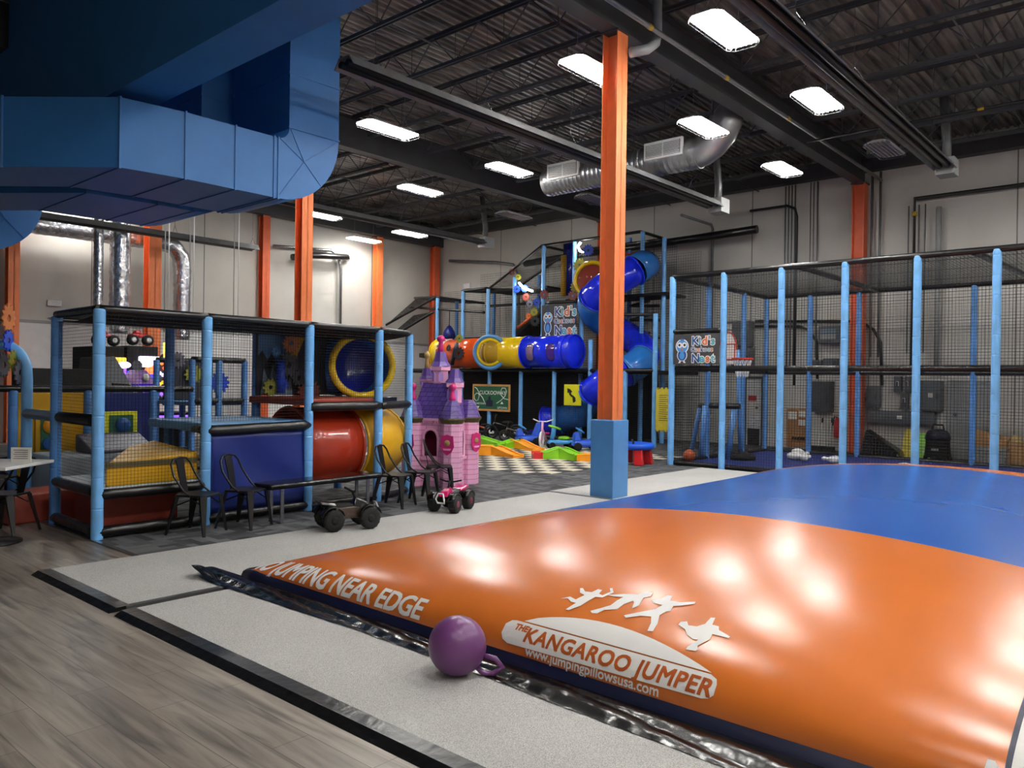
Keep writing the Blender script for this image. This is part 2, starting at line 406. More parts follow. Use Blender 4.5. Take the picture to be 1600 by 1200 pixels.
j0 = None
def joist(L, y0):
    g = MB(); n = 14; a = L/n
    for s in (-1, 1):
        g.box(s*.012-.008+s*.025, s*.012+.008+s*.025, 0, L, .50, .56); g.box(s*.03-.03, s*.03+.03, 0, L, .555, .562)
        g.box(s*.012-.008+s*.02, s*.012+.008+s*.02, a, L-a, 0, .055)
    for k in range(n):
        p, q = ((0, a*k, .53), (0, a*(k+1), .03)) if k % 2 == 0 else ((0, a*k, .03), (0, a*(k+1), .53))
        g.tube([p, q], .011, 5, cap=False)
        if k % 2: g.tube([(0, a*k, .03), (0, a*k, .53)], .007, 4, cap=False)
    return g
for y0, L in ((-5.9, 4.55), (-1.1, 7.14), (6.3, 7.14), (13.7, 7.1)):
    first = None
    x = .9 if y0 > -2 else 3.6
    while x < 19.3:
        if first is None: first = struct(joist(L, y0).build('roof_joist', 'joist_dark')); o = first
        else: o = first.copy(); C.objects.link(o)
        o.location = (x, y0, 6.58); x += 1.55
# bridging rods under the joists and cable tray of conduits
for i, (yy, zz) in enumerate(((2.6, 6.64), (8.7, 6.64), (11.3, 6.64), (16.2, 6.64), (18.6, 6.64))):
    struct(MB((0, yy, zz)).tube([(0, yy, zz), (19.6, yy, zz)], .014, 6).build('roof_bridging', 'joist_dark'))

# ---------------------------------------------------------------- columns
def column(x, y, label, top=6.45, w=.25, m='col_orange', pad=False, rz=0):
    t = thing('steel_column', label, 'column', (x, y, 0)); h = w/2; f = .014
    g = MB(); g.box(-h, h, -h, -h+f, 0, top).box(-h, h, h-f, h, 0, top).box(-.006, .006, -h, h, 0, top)
    g.build('shaft', m, t)
    g = MB(); g.box(-h-.03, h+.03, -h-.03, h+.03, top-.02, top).build('cap_plate', 'beam_dark', t)
    if pad:
        b = MB(); q = .19
        b.box(-q, q, -q, q, .01, 1.09).build('foam_pad', 'pad_blue', t, .012)
    return t
column(9.13, 6.17, 'orange steel column wrapped in a blue foam pad at the jumping pillow', pad=True)
column(9.1, 13.57, 'orange steel column rising behind the small blue play frame')
column(9.05, 20.2, 'orange steel column in front of the silver foil ducts', w=.32)
column(6.15, 21.05, 'orange wall column left of the silver ducts', w=.24)
column(12.75, 21.05, 'orange wall column far back behind the hanging wires', w=.24, m='orange_dark')
column(17.05, 21.05, 'orange wall column above the sloping net roof', w=.25)
column(19.55, 20.9, 'orange corner column under the tube heater end', w=.26, m='orange_dark')
column(19.6, 13.57, 'orange wall column mostly hidden above the tube slide', w=.26, m='orange_dark')
column(19.6, 6.17, 'orange wall column behind the netted cage', w=.28, m='orange_dark')

# ---------------------------------------------------------------- ceiling lamps
def lamp(on):
    t = thing('ceiling_lamp', 'x', 'lamp')
    L, W, H, c = .61, .23, .07, .09
    oct_ = lambda l, w: [(-l, -w+c), (-l+c, -w), (l-c, -w), (l, -w+c), (l, w-c), (l-c, w), (-l+c, w), (-l, w-c)]
    g = MB(); lo, hi = oct_(L, W), oct_(L-.1, W-.07)
    g.hull([(x, y, .012) for x, y in lo]+[(x, y, H) for x, y in hi]); g.build('housing', 'white_paint', t)
    for k in range(6): yy = -.175+.07*k; MB().tube([(-.55, yy, .0), (.55, yy, .0)], .0155, 8).build('fluorescent_tube', 'lamp_on' if on else 'lamp_off', t)
    g = MB(); g.tube([(x, y, -.03) for x, y in lo], .006, 4, True)
    for k in range(9): xx = -.48+.12*k; g.tube([(xx, -W, -.03), (xx, W, -.03)], .0022, 3)
    for x, y in lo: g.tube([(x, y, -.03), (x, y, .012)], .004, 4)
    g.build('wire_guard', 'steel', t)
    for xx in (-.38, .38):
        g = MB(); g.tube([(xx, -.12, H), (xx, 0, .3), (xx, .12, H)], .003, 4); g.tube([(xx, 0, .3), (xx, 0, 1.13)], .003, 4); g.build('hanger_wire', 'grey_light', t)
    return t
LZ = 6.1
lamps = [(9.27, 4.6, 1, 'lit ceiling lamp nearest the top edge, between beam and tube heater'),
 (12.5, 4.6, 1, 'lit ceiling lamp just under the right tube heater'),
 (15.85, 4.55, 0, 'unlit ceiling lamp beside the right tube heater near the far wall'),
 (9.28, 6.65, 1, 'lit ceiling lamp crossing behind the padded orange column'),
 (12.55, 6.6, 1, 'lit ceiling lamp above the spiral duct elbow'),
 (16.0, 6.6, 1, 'lit ceiling lamp right of the duct elbow, nearest the right wall'),
 (9.15, 11.05, 1, 'lit ceiling lamp nearest the blue duct elbow'),
 (12.5, 11.1, 1, 'lit ceiling lamp under the dark beam, left of the spiral duct'),
 (15.85, 11.25, 0, 'unlit ceiling lamp below the spiral duct, beside the orange column'),
 (12.55, 13.95, 1, 'lit ceiling lamp hanging beyond the second beam, in mid photo'),
 (16.1, 14.1, 0, 'unlit ceiling lamp over the tall climbing frame'),
 (12.8, 18.3, 1, 'lit ceiling lamp partly behind the thin orange column'),
 (16.1, 18.35, 1, 'lit ceiling lamp beside the black flue pipe of a tube heater'),
 (15.9, 20.35, 1, 'lit ceiling lamp farthest back in the corner'),
 (7.5, 20.3, 1, 'lit ceiling lamp peeping out under the blue ducts')]
on, off = lamp(1), lamp(0); used = set()
for x, y, s, lab in lamps:
    src = on if s else off
    if s not in used: used.add(s); o = src; o.location = (x, y, LZ); o['label'] = lab; o['group'] = 'high bay ceiling lamps'
    else: o = dup(src, (x, y, LZ), 0, lab, 'high bay ceiling lamps')
for x, y in ((6., 4.6), (6., 1.2), (9.3, 1.2), (12.5, 1.2), (15.8, 1.2), (9.3, -2.6), (12.5, -2.6), (6, -2.6), (15.8, -2.6), (7.6, 14.6), (2.6, .8), (2.6, -3), (-1, -3), (-1, .8)):  # unseen extra lamps, added to brighten the foreground
    dup(on, (x, y, LZ), 0, 'lit ceiling lamp added out of view to light the foreground', 'high bay ceiling lamps')

# ---------------------------------------------------------------- tube heaters
def heater(x0, x1, y, z, label, end=True):
    t = thing('tube_heater', label, 'heater', (x0, y, z)); o = (x0, y, z)
    g = MB(o)
    P = [(-.2, 0), (-.11, .13), (.11, .13), (.2, 0), (.185, 0), (.1, .115), (-.1, .115), (-.185, 0)]
    g.prism(P, lambda u, v, w_: (x0+w_, y+u, z+v), x1-x0); g.build('reflector', 'galv_dull', t)
    for s in (-.07, .07): MB(o).tube([(x0, y+s, z+.04), (x1-.1, y+s, z+.04)], .045, 8).build('burner_tube', 'pipe_black', t)
    if end:
        g = MB(o); g.box(x1-.05, x1+.35, y-.16, y+.16, z-.1, z+.22).build('burner_box', 'grey_light', t, .01)
        g = MB(o); g.tube([(x1+.1, y, z+.2), (x1+.12, y, z+.5), (x1+.0, y+.05, ROOF-z+z-.05)], .08, 10).build('flue', 'galv_dull', t)
    n = 0; x = x0+.5
    while x < x1:
        g = MB(o); g.tube([(x, y-.12, z+.13), (x, y, z+.32), (x, y+.12, z+.13)], .004, 4); g.tube([(x, y, z+.32), (x, y, ROOF)], .004, 4); g.build('hanger_chain', 'steel', t); x += 2.1
    return t
heater(4.5, 16.5, 3.66, 5.72, 'long tube heater in a reflector, upper right over the jumping pillow')
heater(5.97, 16.0, 8.09, 5.5, 'long tube heater crossing behind the padded orange column')
H3 = ony(690, 400, 18.2); heater(9.4, 17.3, 16.4, 5.75, 'tube heater behind the thin orange column, ending at the corner column')
heater(2.2, 11.2, 18.9, 4.98, 'tube heater at far left running beneath the foil duct', end=False)

# ---------------------------------------------------------------- spiral duct
t = thing('spiral_duct', 'round galvanised spiral duct with two grilles and an upturned elbow', 'duct', (13.7, 11., 6.05)); o = (13.7, 11., 6.05)
g = MB(o); pts = []; rs = []
y = 11.
while y > 7.3:
    pts += [(13.7, y, 6.05), (13.7, y-.09, 6.05), (13.7, y-.1, 6.05)]; rs += [.3, .3, .308]; y -= .11
g.tube(pts, rs, 24); g.build('round_pipe', 'galv', t)
g = MB(o); el = [(13.7, 7.45-.75*math.sin(a), 6.05+.75*(1-math.cos(a))) for a in [PI/2*k/5 for k in range(6)]]
g.tube(el+[(13.7, 6.7, 7.2)], .31, 24); g.build('elbow', 'galv', t)
for yg, lab in ((10.35, 'far grille'), (7.9, 'near grille')):
    g = MB(o); x = 13.43; g.box(x-.06, x, yg-.42, yg+.42, 5.99, 6.33); f = g.build('grille', 'white_paint', t)
    g = MB(o); g.box(x-.062, x-.058, yg-.38, yg-.015, 6.03, 6.29).box(x-.062, x-.058, yg+.015, yg+.38, 6.03, 6.29).build('louvre_opening', 'grey_dark', f)
    g = MB(o)
    for k in range(9): z = 6.045+.029*k; g.obox((x-.066, yg, z), (.02, .74, .006), M=Matrix.Rotation(.6, 3, 'Y'))
    g.build('louvre_blades', 'white_paint', f)
# ---------------------------------------------------------------- pipes under the roof
def pipe(name, label, pts, r, m, cat='pipe', bands=None, group=None):
    pts = [Vector(p) for p in pts]
    if bands:
        t = thing(name, label, cat, pts[0], group=group); MB(pts[0]).tube(pts, r, 8).build('pipe_run', m, t)
        for p, d in bands: g = MB(pts[0]); g.tube([Vector(p)-Vector(d)*.05, Vector(p)+Vector(d)*.05], r*1.12, 8); g.build('yellow_band', 'gas_yellow', t)
        return t
    return tag(MB(pts[0]).tube(pts, r, 8).build(name, m), label, cat, group)
yg = 5.72
pipe('gas_pipe', 'dark gas pipe with yellow bands along the near roof beam', [(6.5, yg, 6.48), (19.7, yg, 6.48)], .035, 'galv_dull', bands=[((x, yg, 6.48), (1, 0, 0)) for x in (9.3, 11.6, 14.1)])
pipe('gas_pipe', 'black gas pipe with yellow bands across the roof at far right', [(15.5, -3, 6.42), (15.5, 5.9, 6.42)], .025, 'pipe_black', bands=[((15.5, y, 6.42), (0, 1, 0)) for y in (2.9, 4.4)])
X = 19.75
pipe('wall_pipe', 'black insulated pipe with yellow bands running level high on the right wall', [(X, 5.0, 2.0), (X, 5.0, 5.95), (X, -3, 5.95)], .05, 'pipe_black', bands=[((X, 5.0, 4.6), (0, 0, 1)), ((X, 5, 5.6), (0, 0, 1)), ((X, 2.4, 5.95), (0, 1, 0))])
pipe('wall_pipe', 'black pipe bending down the right wall near the cage corner', [(X, 9.0, 6.2), (X, 8.0, 6.2), (X, 7.8, 6.1), (X, 7.75, 5.9), (X, 7.75, 1.6)], .035, 'pipe_black')
pipe('exhaust_hose', 'thick black insulated hose along the wall above the tube slide', [(19.3, 16.4, 5.4), (19.3, 14., 5.5), (19.3, 10.5, 5.55), (19.3, 8.6, 5.6)], .11, 'black_pad', 'hose')
pipe('exhaust_hose', 'thick black insulated hose on the back wall beside the conduits', [(13.6, WY-.4, 5.3), (14.3, WY-.4, 5.45), (15.7, WY-.35, 5.58), (15.9, WY-.1, 5.58)], .1, 'black_pad', 'hose')
pipe('wall_conduit', 'grey conduit bending from the roof down the wall over the climbing frame', [(19.7, 20.3, 5.9), (19.75, 18.1, 5.65), (19.75, 17.3, 5.5), (19.75, 17.05, 5.1), (19.75, 17.0, 2.)], .05, 'galv_dull', 'conduit')
pipe('wall_conduit', 'grey conduit bending down the back wall beside the thin orange column', [(13.1, WY-.15, 5.6), (15.2, WY-.15, 5.75), (15.5, WY-.15, 5.6), (15.6, WY-.15, 5.2), (15.6, WY-.15, 2.)], .05, 'steel', 'conduit')
words = ('leftmost', 'second', 'third', 'fourth', 'fifth')
for i, px in enumerate((1226, 1231, 1236, 1241)):
    p = onx(px, 420, X); pipe('wall_conduit', words[i]+' of four thin grey conduits in a tight bundle on the right wall', [(X, p.y, 1.95), (X, p.y, 6.7)], .018, 'galv_dull', 'conduit')
for i, (px, r) in enumerate(((1265, .012), (1270, .012), (1276, .02), (1362, .02), (1374, .03))):
    p = onx(px, 420, X); pipe('wall_conduit', ('thin grey conduit %s on the right wall beside the orange wall column' % ('just left', 'further left', 'nearest on the left', 'just right', 'further right')[i]), [(X, p.y, 2.3), (X, p.y, 6.7)], r, 'galv_dull', 'conduit')
for i, px in enumerate((1420, 1428, 1436, 1446)):
    p = onx(px, 330, X); pipe('wall_conduit', words[i]+' of four thin conduits right of the black banded pipe', [(X, p.y, 2.4), (X, p.y, 5.8)], .015, 'galv_dull', 'conduit')
p = onx(1467, 330, X); pipe('wall_conduit', 'wide pale vertical trunking on the right wall under the heater burner', [(X, p.y, 1.9), (X, p.y, 5.7)], .06, 'grey_light', 'conduit')
p = onx(1113, 400, X); pipe('wall_conduit', 'pair of grey conduits dropping from the middle heater burner', [(X, p.y, 2.), (X, p.y, 5.85), (X-.1, p.y, 5.95), (18.2, p.y+.1, 5.98)], .04, 'galv_dull', 'conduit')
pipe('drain_pipe', 'pale grey drain pipe elbow at the top of the padded orange column', [ony(1027, -40, 5.85), ony(1027, 55, 5.85), ony(1024, 68, 5.85), ony(1012, 77, 5.85), ony(985, 82, 6.0)], .07, 'grey_light')
for pts, lab in (([(1180, 510), (1250, 510), (1264, 516), (1276, 534), (1277, 592)], 'black conduit curving from the big cabinet down to the tall switch panel'), ([(1180, 502), (1345, 502), (1365, 515), (1376, 535), (1378, 602)], 'long black conduit curving from the big cabinet to the left meter box')):
    pipe('wall_conduit', lab, [onx(a, b, 19.84) for a, b in pts], .035, 'pipe_black', 'conduit')
# hanging wires at the left
for i, (px, py) in enumerate(((297, 400), (303, 400), (366, 400), (373, 400), (258, 400), (264, 400))):
    p = ony(px, py, 17.5); pipe('hanging_cable', 'thin pale wire hanging from the roof, %s' % ('left one of the middle pair', 'right one of the middle pair', 'left one of the right pair', 'right one of the right pair', 'left one of the left pair', 'right one of the left pair')[i], [(p.x, p.y, 2.6), (p.x, p.y, ROOF)], .012, 'white_paint' if i % 2 else 'grey_light', 'cable')
# foil ducts at the left
def foil(name, label, pts, r):
    g = MB(pts[0]); P = []; R = []
    for a, b in zip(pts, pts[1:]):
        a, b = Vector(a), Vector(b); n = max(2, int((b-a).length/.09))
        for k in range(n): P.append(a.lerp(b, k/n)); R.append(r*(1+.06*((len(P) % 2)*2-1)*random.random()))
    P.append(Vector(pts[-1])); R.append(r)
    return tag(g.tube(P, R, 12).build(name, 'foil'), label, 'duct')
a, b = ony(78, 352, 20.), ony(215, 374, 20.); zz = (a.z+b.z)/2+.1
foil('foil_duct', 'wrinkled silver foil duct running level under the blue ducts', [(4.7, 20.65, zz), (9.45, 20.65, zz), (9.8, 20.65, zz-.05), (10.0, 20.65, zz-.3), (10.05, 20.65, zz-.7), (10.05, 20.65, 2.6)], .22)
p = ony(187, 450, 19.4); foil('foil_duct', 'fat wrinkled silver duct dropping vertically left of the orange column', [(p.x, 19.4, 2.6), (p.x, 19.4, ROOF)], .23)
p = ony(153, 450, 19.4); foil('foil_duct', 'slim silver duct dropping vertically, leftmost of the upright ducts', [(p.x, 19.4, 2.6), (p.x, 19.4, ROOF)], .11)

# ---------------------------------------------------------------- blue rectangular ducts
def elbow_duct(name, label, path, xe, zb, zt, depth, ztop, ri, m='duct_blue'):
    # path: plan points of the front face, left to right; then an elbow turns up into a riser whose right side is xe
    wd = zt-zb; y = path[-1][1]; xs = path[-1][0]; t = thing(name, label, 'duct', (xs, y, zb)); o = (xs, y, zb)
    R = ri+wd; cx, cz = xe-R, zb+R; xc = cx
    outer = [(xs, zb), (cx, zb)]+[(cx+R*math.sin(a), cz-R*math.cos(a)) for a in [PI/2*k/12 for k in range(1, 13)]]
    inner = [(xs, zt), (cx, zt)]+[(cx+ri*math.sin(a), cz-ri*math.cos(a)) for a in [PI/2*k/12 for k in range(1, 13)]]
    poly = outer+[(xe, ztop), (cx+ri, ztop)]+inner[::-1]
    g = MB(o)
    n = len(outer); F = [(g.v((a, y, b)), g.v((a, y+depth, b))) for a, b in outer+[(xe, ztop)]]; I = [(g.v((a, y, b)), g.v((a, y+depth, b))) for a, b in inner+[(cx+ri, ztop)]]
    for k in range(n):
        g.face([F[k][0], F[k+1][0], I[k+1][0], I[k][0]]); g.face([F[k+1][1], F[k][1], I[k][1], I[k+1][1]])
        g.face([F[k][0], F[k][1], F[k+1][1], F[k+1][0]], 1 < k < n-1); g.face([I[k][1], I[k][0], I[k+1][0], I[k+1][1]], 1 < k < n-1)
    g.build('elbow', m, t)
    g = MB(o)
    for (xa, ya), (xb, yb) in zip(path, path[1:]): g.hull([(xa, ya, zb), (xb, yb, zb), (xb, yb+depth, zb), (xa, ya+depth, zb), (xa, ya, zt), (xb, yb, zt), (xb, yb+depth, zt), (xa, ya+depth, zt)])
    g.build('straight_run', m, t)
    for xx, yy in path[1:]+[(cx, y)]: MB(o).box(xx-.012, xx+.012, yy-.012, yy+depth+.012, zb-.012, zt+.012).build('joint_flange', m, t)
    for z in (cz+.02, cz+.75): MB(o).box(cx+ri-.012, xe+.012, y-.012, y+depth+.012, z-.012, z+.012).build('joint_flange', m, t)
    g = MB(o); mid = (cx+(ri+wd*.5)*math.sin(PI/4), cz-(ri+wd*.5)*math.cos(PI/4))    # cross-break crease on the elbow cheek
    for q in ((cx, zb+.02), (cx+.02, zt), (cx+ri+.02, cz), (xe-.02, cz), (cx+R*.7, cz-R*.7)): g.bar((q[0], y-.002, q[1]), (mid[0], y-.004, mid[1]), .012, .006)
    g.build('cross_break', m, t)
    return t
elbow_duct('air_duct', 'big blue painted duct whose elbow turns up beside the ceiling lamps', [(1.2, 12.1), (2.9, 10.35), (3.78, 9.3), (4.5, 9.2), (5.15, 9.2), (5.7, 9.2)], 6.72, 3.98, 4.78, 1.45, ROOF-.05, .16)
elbow_duct('air_duct', 'blue duct tucked behind the big elbow duct, seen from below', [(1.2, 13.8), (3.2, 11.9), (4.0, 10.85), (4.9, 10.8)], 6.35, 3.96, 4.8, 1.7, ROOF-.05, .1)
elbow_duct('air_duct', 'blue duct elbow hanging lowest at the left picture edge', [(1.0, 15.7), (2.9, 15.7), (3.5, 15.7)], 5.06, 3.72, 4.59, 1.2, ROOF-.05, .12)
t = thing('air_duct', 'overhead blue duct crossing the top left corner of the photo', 'duct', (3.95, -2, 4.9)); o = (3.95, -2, 4.9)
x1, x2 = 3.80, 4.33
MB(o).box(x1, x2, -3, 14.2, 4.9, 6.43).build('duct_body', 'duct_blue', t)
MB(o).box(x1, x2, 9.5, 13.3, 6.43, ROOF-.03).build('riser', 'duct_blue', t)
# ================================================================ JUMPING PILLOW
PX, PA, PY = 8.05, 4.75, 2.25; PZ0 = .08
def phalf(u): return 3.4-.8*max(1-u*u, 0)**1.6
def dome(u, v): return PZ0+.66*max(1-u*u, 0)**.42*max(1-v*v, 0)**.62
def psurf(x, y): u = (x-PX)/PA; return dome(u, (y-PY)/phalf(u))
po = (PX, PY, 0)
t = thing('jumping_pillow', 'huge inflated orange and blue jumping pillow filling the right foreground', 'jumping pillow', po)
def pg(i, j):
    u = -math.cos(PI*i); v = -math.cos(PI*j); return (PX+PA*u, PY+phalf(u)*v, dome(u, v))
MB(po).grid(pg, 110, 90).build('cover', 'pillow', t)
g = MB(po); rim = []
for k in range(60): rim.append((-1, -1+2*k/60))
for k in range(80): rim.append((-1+2*k/80, 1))
for k in range(60): rim.append((1, 1-2*k/60))
for k in range(80): rim.append((1-2*k/80, -1))
R = [[], [], []]
for u, v in rim:
    p = Vector((PX+PA*u, PY+phalf(u)*v, 0)); n = Vector((u if abs(u) > .995 else 0, v if abs(v) > .995 else 0, 0)).normalized()
    R[0].append(g.v(p+n*.045+Vector((0, 0, .03)))); R[1].append(g.v(p+n*.025+Vector((0, 0, .075)))); R[2].append(g.v(p-n*.01+Vector((0, 0, PZ0+.015))))
for A, B in zip(R, R[1:]):
    for k in range(len(A)): j = (k+1) % len(A); g.face([A[k], A[j], B[j], B[k]], True)
b = g.build('base_band', 'vinyl_navy', t); b['label'] = 'dark navy band round the foot of the pillow'
# wrinkled black skirt lying in front
g = MB(po)
def skirt(i, j):
    y = 5.98-7.6*i; q = math.sin(y*6+j*3)*.5+math.sin(y*14+1-j*5)*.3+math.sin(y*29+j*2)*.15
    x = 3.25-(.21+.03*math.sin(y*1.3))*j+.006*q*j
    z = .03+.018*(1-j)**1.3+(.016*abs(math.sin(y*2.3+j*4))+.006*q)*math.sin(PI*min(1, j*1.02))**.8+.002*math.sin(y*40)*j
    if y > 5.7: z += (y-5.7)*.3*j
    return (x, y, max(z, .029))
g.grid(skirt, 420, 16); s = g.build('skirt', 'black_vinyl', t); s['label'] = 'wrinkled shiny black vinyl skirt along the front edge'
# printed lettering and emblem, lying on the cover. s runs right along the front edge, h up over the cover
tabs = {}
def pp(y, h, off=.004):
    k = round(y*50)
    if k not in tabs:
        acc = 0; L = [(0, PX-PA)]; px_, pz = PX-PA, PZ0
        for i in range(1, 200):
            x = PX-PA+1.6*(i/199)**2; z = psurf(x, k/50); acc += math.hypot(x-px_, z-pz); L.append((acc, x)); px_, pz = x, z
        tabs[k] = L
    L = tabs[k]; h = max(h, 0); i = 0
    while i < len(L)-2 and L[i+1][0] < h: i += 1
    (a, xa), (b, xb) = L[i], L[i+1]; x = xa+(xb-xa)*(h-a)/(b-a+1e-9); e = .004
    z = psurf(x, y); n = Vector((-(psurf(x+e, y)-psurf(max(x-e, PX-PA), y))/(2*e), -(psurf(x, y+e)-psurf(x, y-e))/(2*e), 1)).normalized()
    return Vector((x, y, z))+n*off
def lay(y0, h0, off=.004, sl=0): return lambda u, v, w_: pp(y0-u, h0+v+sl*u, off)
def wlay(y0): return lambda u, v, w_: pp(y0-u, .035+v*(1+.32*max(0, y0-u-4)), .006)
def shape(g, poly, y0, h0, sc_=1, off=.004, ang=0, sv=1):
    ca, sa = math.cos(ang), math.sin(ang); bm = bmesh.new()
    vs = [bm.verts.new(((a*ca-b*sa)*sc_, (a*sa+b*ca)*sc_*sv, 0)) for a, b in poly]; bm.faces.new(vs)
    bmesh.ops.triangulate(bm, faces=bm.faces)
    for _ in range(3):
        E_ = [e for e in bm.edges if e.calc_length() > .06]
        if E_: bmesh.ops.subdivide_edges(bm, edges=E_, cuts=1); bmesh.ops.triangulate(bm, faces=bm.faces)
    bm.verts.index_update(); V = [g.v(pp(y0-q.co.x, h0+q.co.y, off)) for q in bm.verts]
    for f in bm.faces: g.face([V[q.index] for q in f.verts])
    bm.free()
def bold(g, body, fn, size, d, **k):        # a heavy weight: the same print laid four times a hair apart
    for i, (a, b) in enumerate(((-d, -d), (d, -d), (-d, d), (d, d))): g.text(body, lambda u, v, w_: fn(u+a, v+b, w_+.0004*i), size, off=0, cuts=1, **k)
    return g
for yy in (5.68, .6): bold(MB(po), 'NO JUMPING NEAR EDGE', wlay(yy), .185, .0045, shear=.12, sp=.96).build('warning_lettering', 'text_white', t)
g = MB(po)
ban = [(0.02, .07), (.0, .1), (.0, .155), (.03, .185), (.06, .192), (1.26, .192), (1.295, .175), (1.305, .15), (1.305, .1), (1.285, .08), (1.25, .072), (.06, .055)]
shape(g, ban, 2.96, 0)
arc = [(.11, .2)]+[(.11+1.15*k/16, .2+.13*math.sin(PI*(k/16)**.85)**.9) for k in range(1, 16)]+[(1.26, .2)]
shape(g, arc, 2.96, 0)
F1 = [(-.16, -.03), (-.1, .02), (-.03, .0), (.0, .08), (-.06, .1), (-.1, .16), (-.08, .17), (-.03, .13), (.03, .14), (.05, .2), (.09, .2), (.1, .14), (.14, .13), (.17, .2), (.13, .25), (.15, .26), (.2, .2), (.16, .1), (.1, .09), (.08, .02), (.06, -.06), (.0, -.14), (-.03, -.14), (.0, -.04), (-.05, -.04), (-.1, -.01)]
F2 = [(-.16, .1), (-.05, .16), (.06, .2), (.1, .26), (.16, .27), (.17, .21), (.13, .17), (.16, .06), (.13, .0), (.1, .08), (.08, .1), (.04, .03), (.03, -.05), (-.06, -.09), (-.09, -.15), (-.13, -.16), (-.16, -.14), (-.1, -.08), (-.05, -.02), (-.04, .06), (-.02, .12), (-.1, .1)]
F3 = [(-.06, .2), (-.04, .28), (.0, .28), (.02, .21), (.1, .22), (.2, .27), (.21, .24), (.12, .17), (.08, .15), (.1, .08), (.07, .06), (.05, .0), (.09, -.1), (.1, -.19), (.06, -.2), (.04, -.11), (.0, -.04), (-.08, -.06), (-.17, -.12), (-.2, -.1), (-.1, -.01), (-.02, .06), (0, .13), (-.08, .13), (-.12, .17)]
F4 = [(-.17, .08), (-.13, .1), (-.1, .06), (-.04, .07), (.0, .12), (.0, .21), (.03, .22), (.05, .13), (.1, .13), (.12, .09), (.22, .05), (.22, .03), (.1, .03), (.11, -.03), (.06, -.12), (.08, -.15), (.07, -.17), (.0, -.18), (.0, -.15), (.04, -.06), (.0, -.07), (-.06, -.04), (-.1, .01), (-.17, .04)]
for P, y0, h0 in ((F1, 2.64, .455), (F2, 2.40, .49), (F3, 2.17, .49), (F4, 1.88, .42)): shape(g, P, y0, h0, .72, sv=1.0)
g.build('emblem', 'text_white', t)
g = MB(po)
g.text('THE', lay(2.885, .138, .006), .05, off=.0025, shear=.15, cuts=1); bold(g, 'KANGAROO JUMPER', lay(2.80, .088, .006, -.002), .115, .003, shear=.12, sp=1.06)
E2 = g.build('emblem_lettering', 'text_orange', t)
g = MB(po); bold(g, 'www.jumpingpillowsusa.com', lay(2.76, .022, .007), .072, .0012); g.build('web_lettering', 'text_white', t)

g = MB(po); shape(g, [(0, .15), (1.5, .15), (1.5, .62), (0, .62)], .5, 0); pn = g.build('white_panel', 'text_white', t); g = MB(po); shape(g, [(-.02, .13), (1.52, .13), (1.52, .64), (-.02, .64)], .5, 0, off=.002); g.build('panel_border', 'vinyl_navy', t)

# ================================================================ MATS
def strip(x0, x1, y0, y1, label, edges, z1=.026):
    o = (x0, y0, 0); t = thing('floor_mat', label, 'mat', o)
    MB(o).box(x0, x1, y0, y1, .006, z1).build('carpet_top', 'mat_white', t)
    for e in edges:
        g = MB(o)
        if e == 'x0': g.hull([(x0-.11, y0, .001), (x0+.03, y0, .001), (x0+.03, y1, .001), (x0-.11, y1, .001), (x0-.06, y0, z1+.004), (x0+.03, y0, z1+.006), (x0+.03, y1, z1+.006), (x0-.06, y1, z1+.004)])
        if e == 'y0': g.box(x0, x1, y0-.02, y0+.035, .006, z1+.004)
        if e == 'x1': g.box(x1-.01, x1+.025, y0, y1, .006, z1+.004)
        g.build('rubber_edging', 'tape_grey' if e != 'x0' else 'black_pad', t)
strip(2.31, 8.86, 5.5, 7.0, 'long pale speckled mat between carpet and jumping pillow', ('x0', 'y0', 'x1'))
strip(8.93, 13.55, 4.6, 7.06, 'far pale speckled mat reaching from padded column to netted cage', ())
strip(2.31, 3.3, -2.6, 5.42, 'near pale speckled mat along the pillow front with black ramp edge', ('x0',))
# ---------------------------------------------------------------- hopper ball
c = fl(733, 1046); R = .156; c = Vector((2.985, 2.975, .026+R)); t = thing('hopper_ball', 'purple hopper ball with a loop handle resting against the pillow', 'ball', (c.x, c.y, .026))
o = (c.x, c.y, .026); MB(o).ell(c, R, 28, 18).build('ball', 'ball_purple', t)
d = (rt*.78-up*.45-fw*.1).normalized(); d.z = -.55; d.normalize(); e = Vector((d.x, d.y, 0)).cross(Vector((0, 0, 1))).normalized(); n2 = (d.cross(e)).normalized(); e = n2
P = [c+d*R*.93+e*.035, c+d*(R+.05)+e*.06, c+d*(R+.105)+e*.045, c+d*(R+.105)-e*.045, c+d*(R+.05)-e*.06, c+d*R*.93-e*.035]
zm = min(p.z for p in P); P = [Vector((p.x, p.y, max(p.z, .042))) for p in P]
MB(o).tube(P, .016, 8).build('handle', 'ball_purple', t)
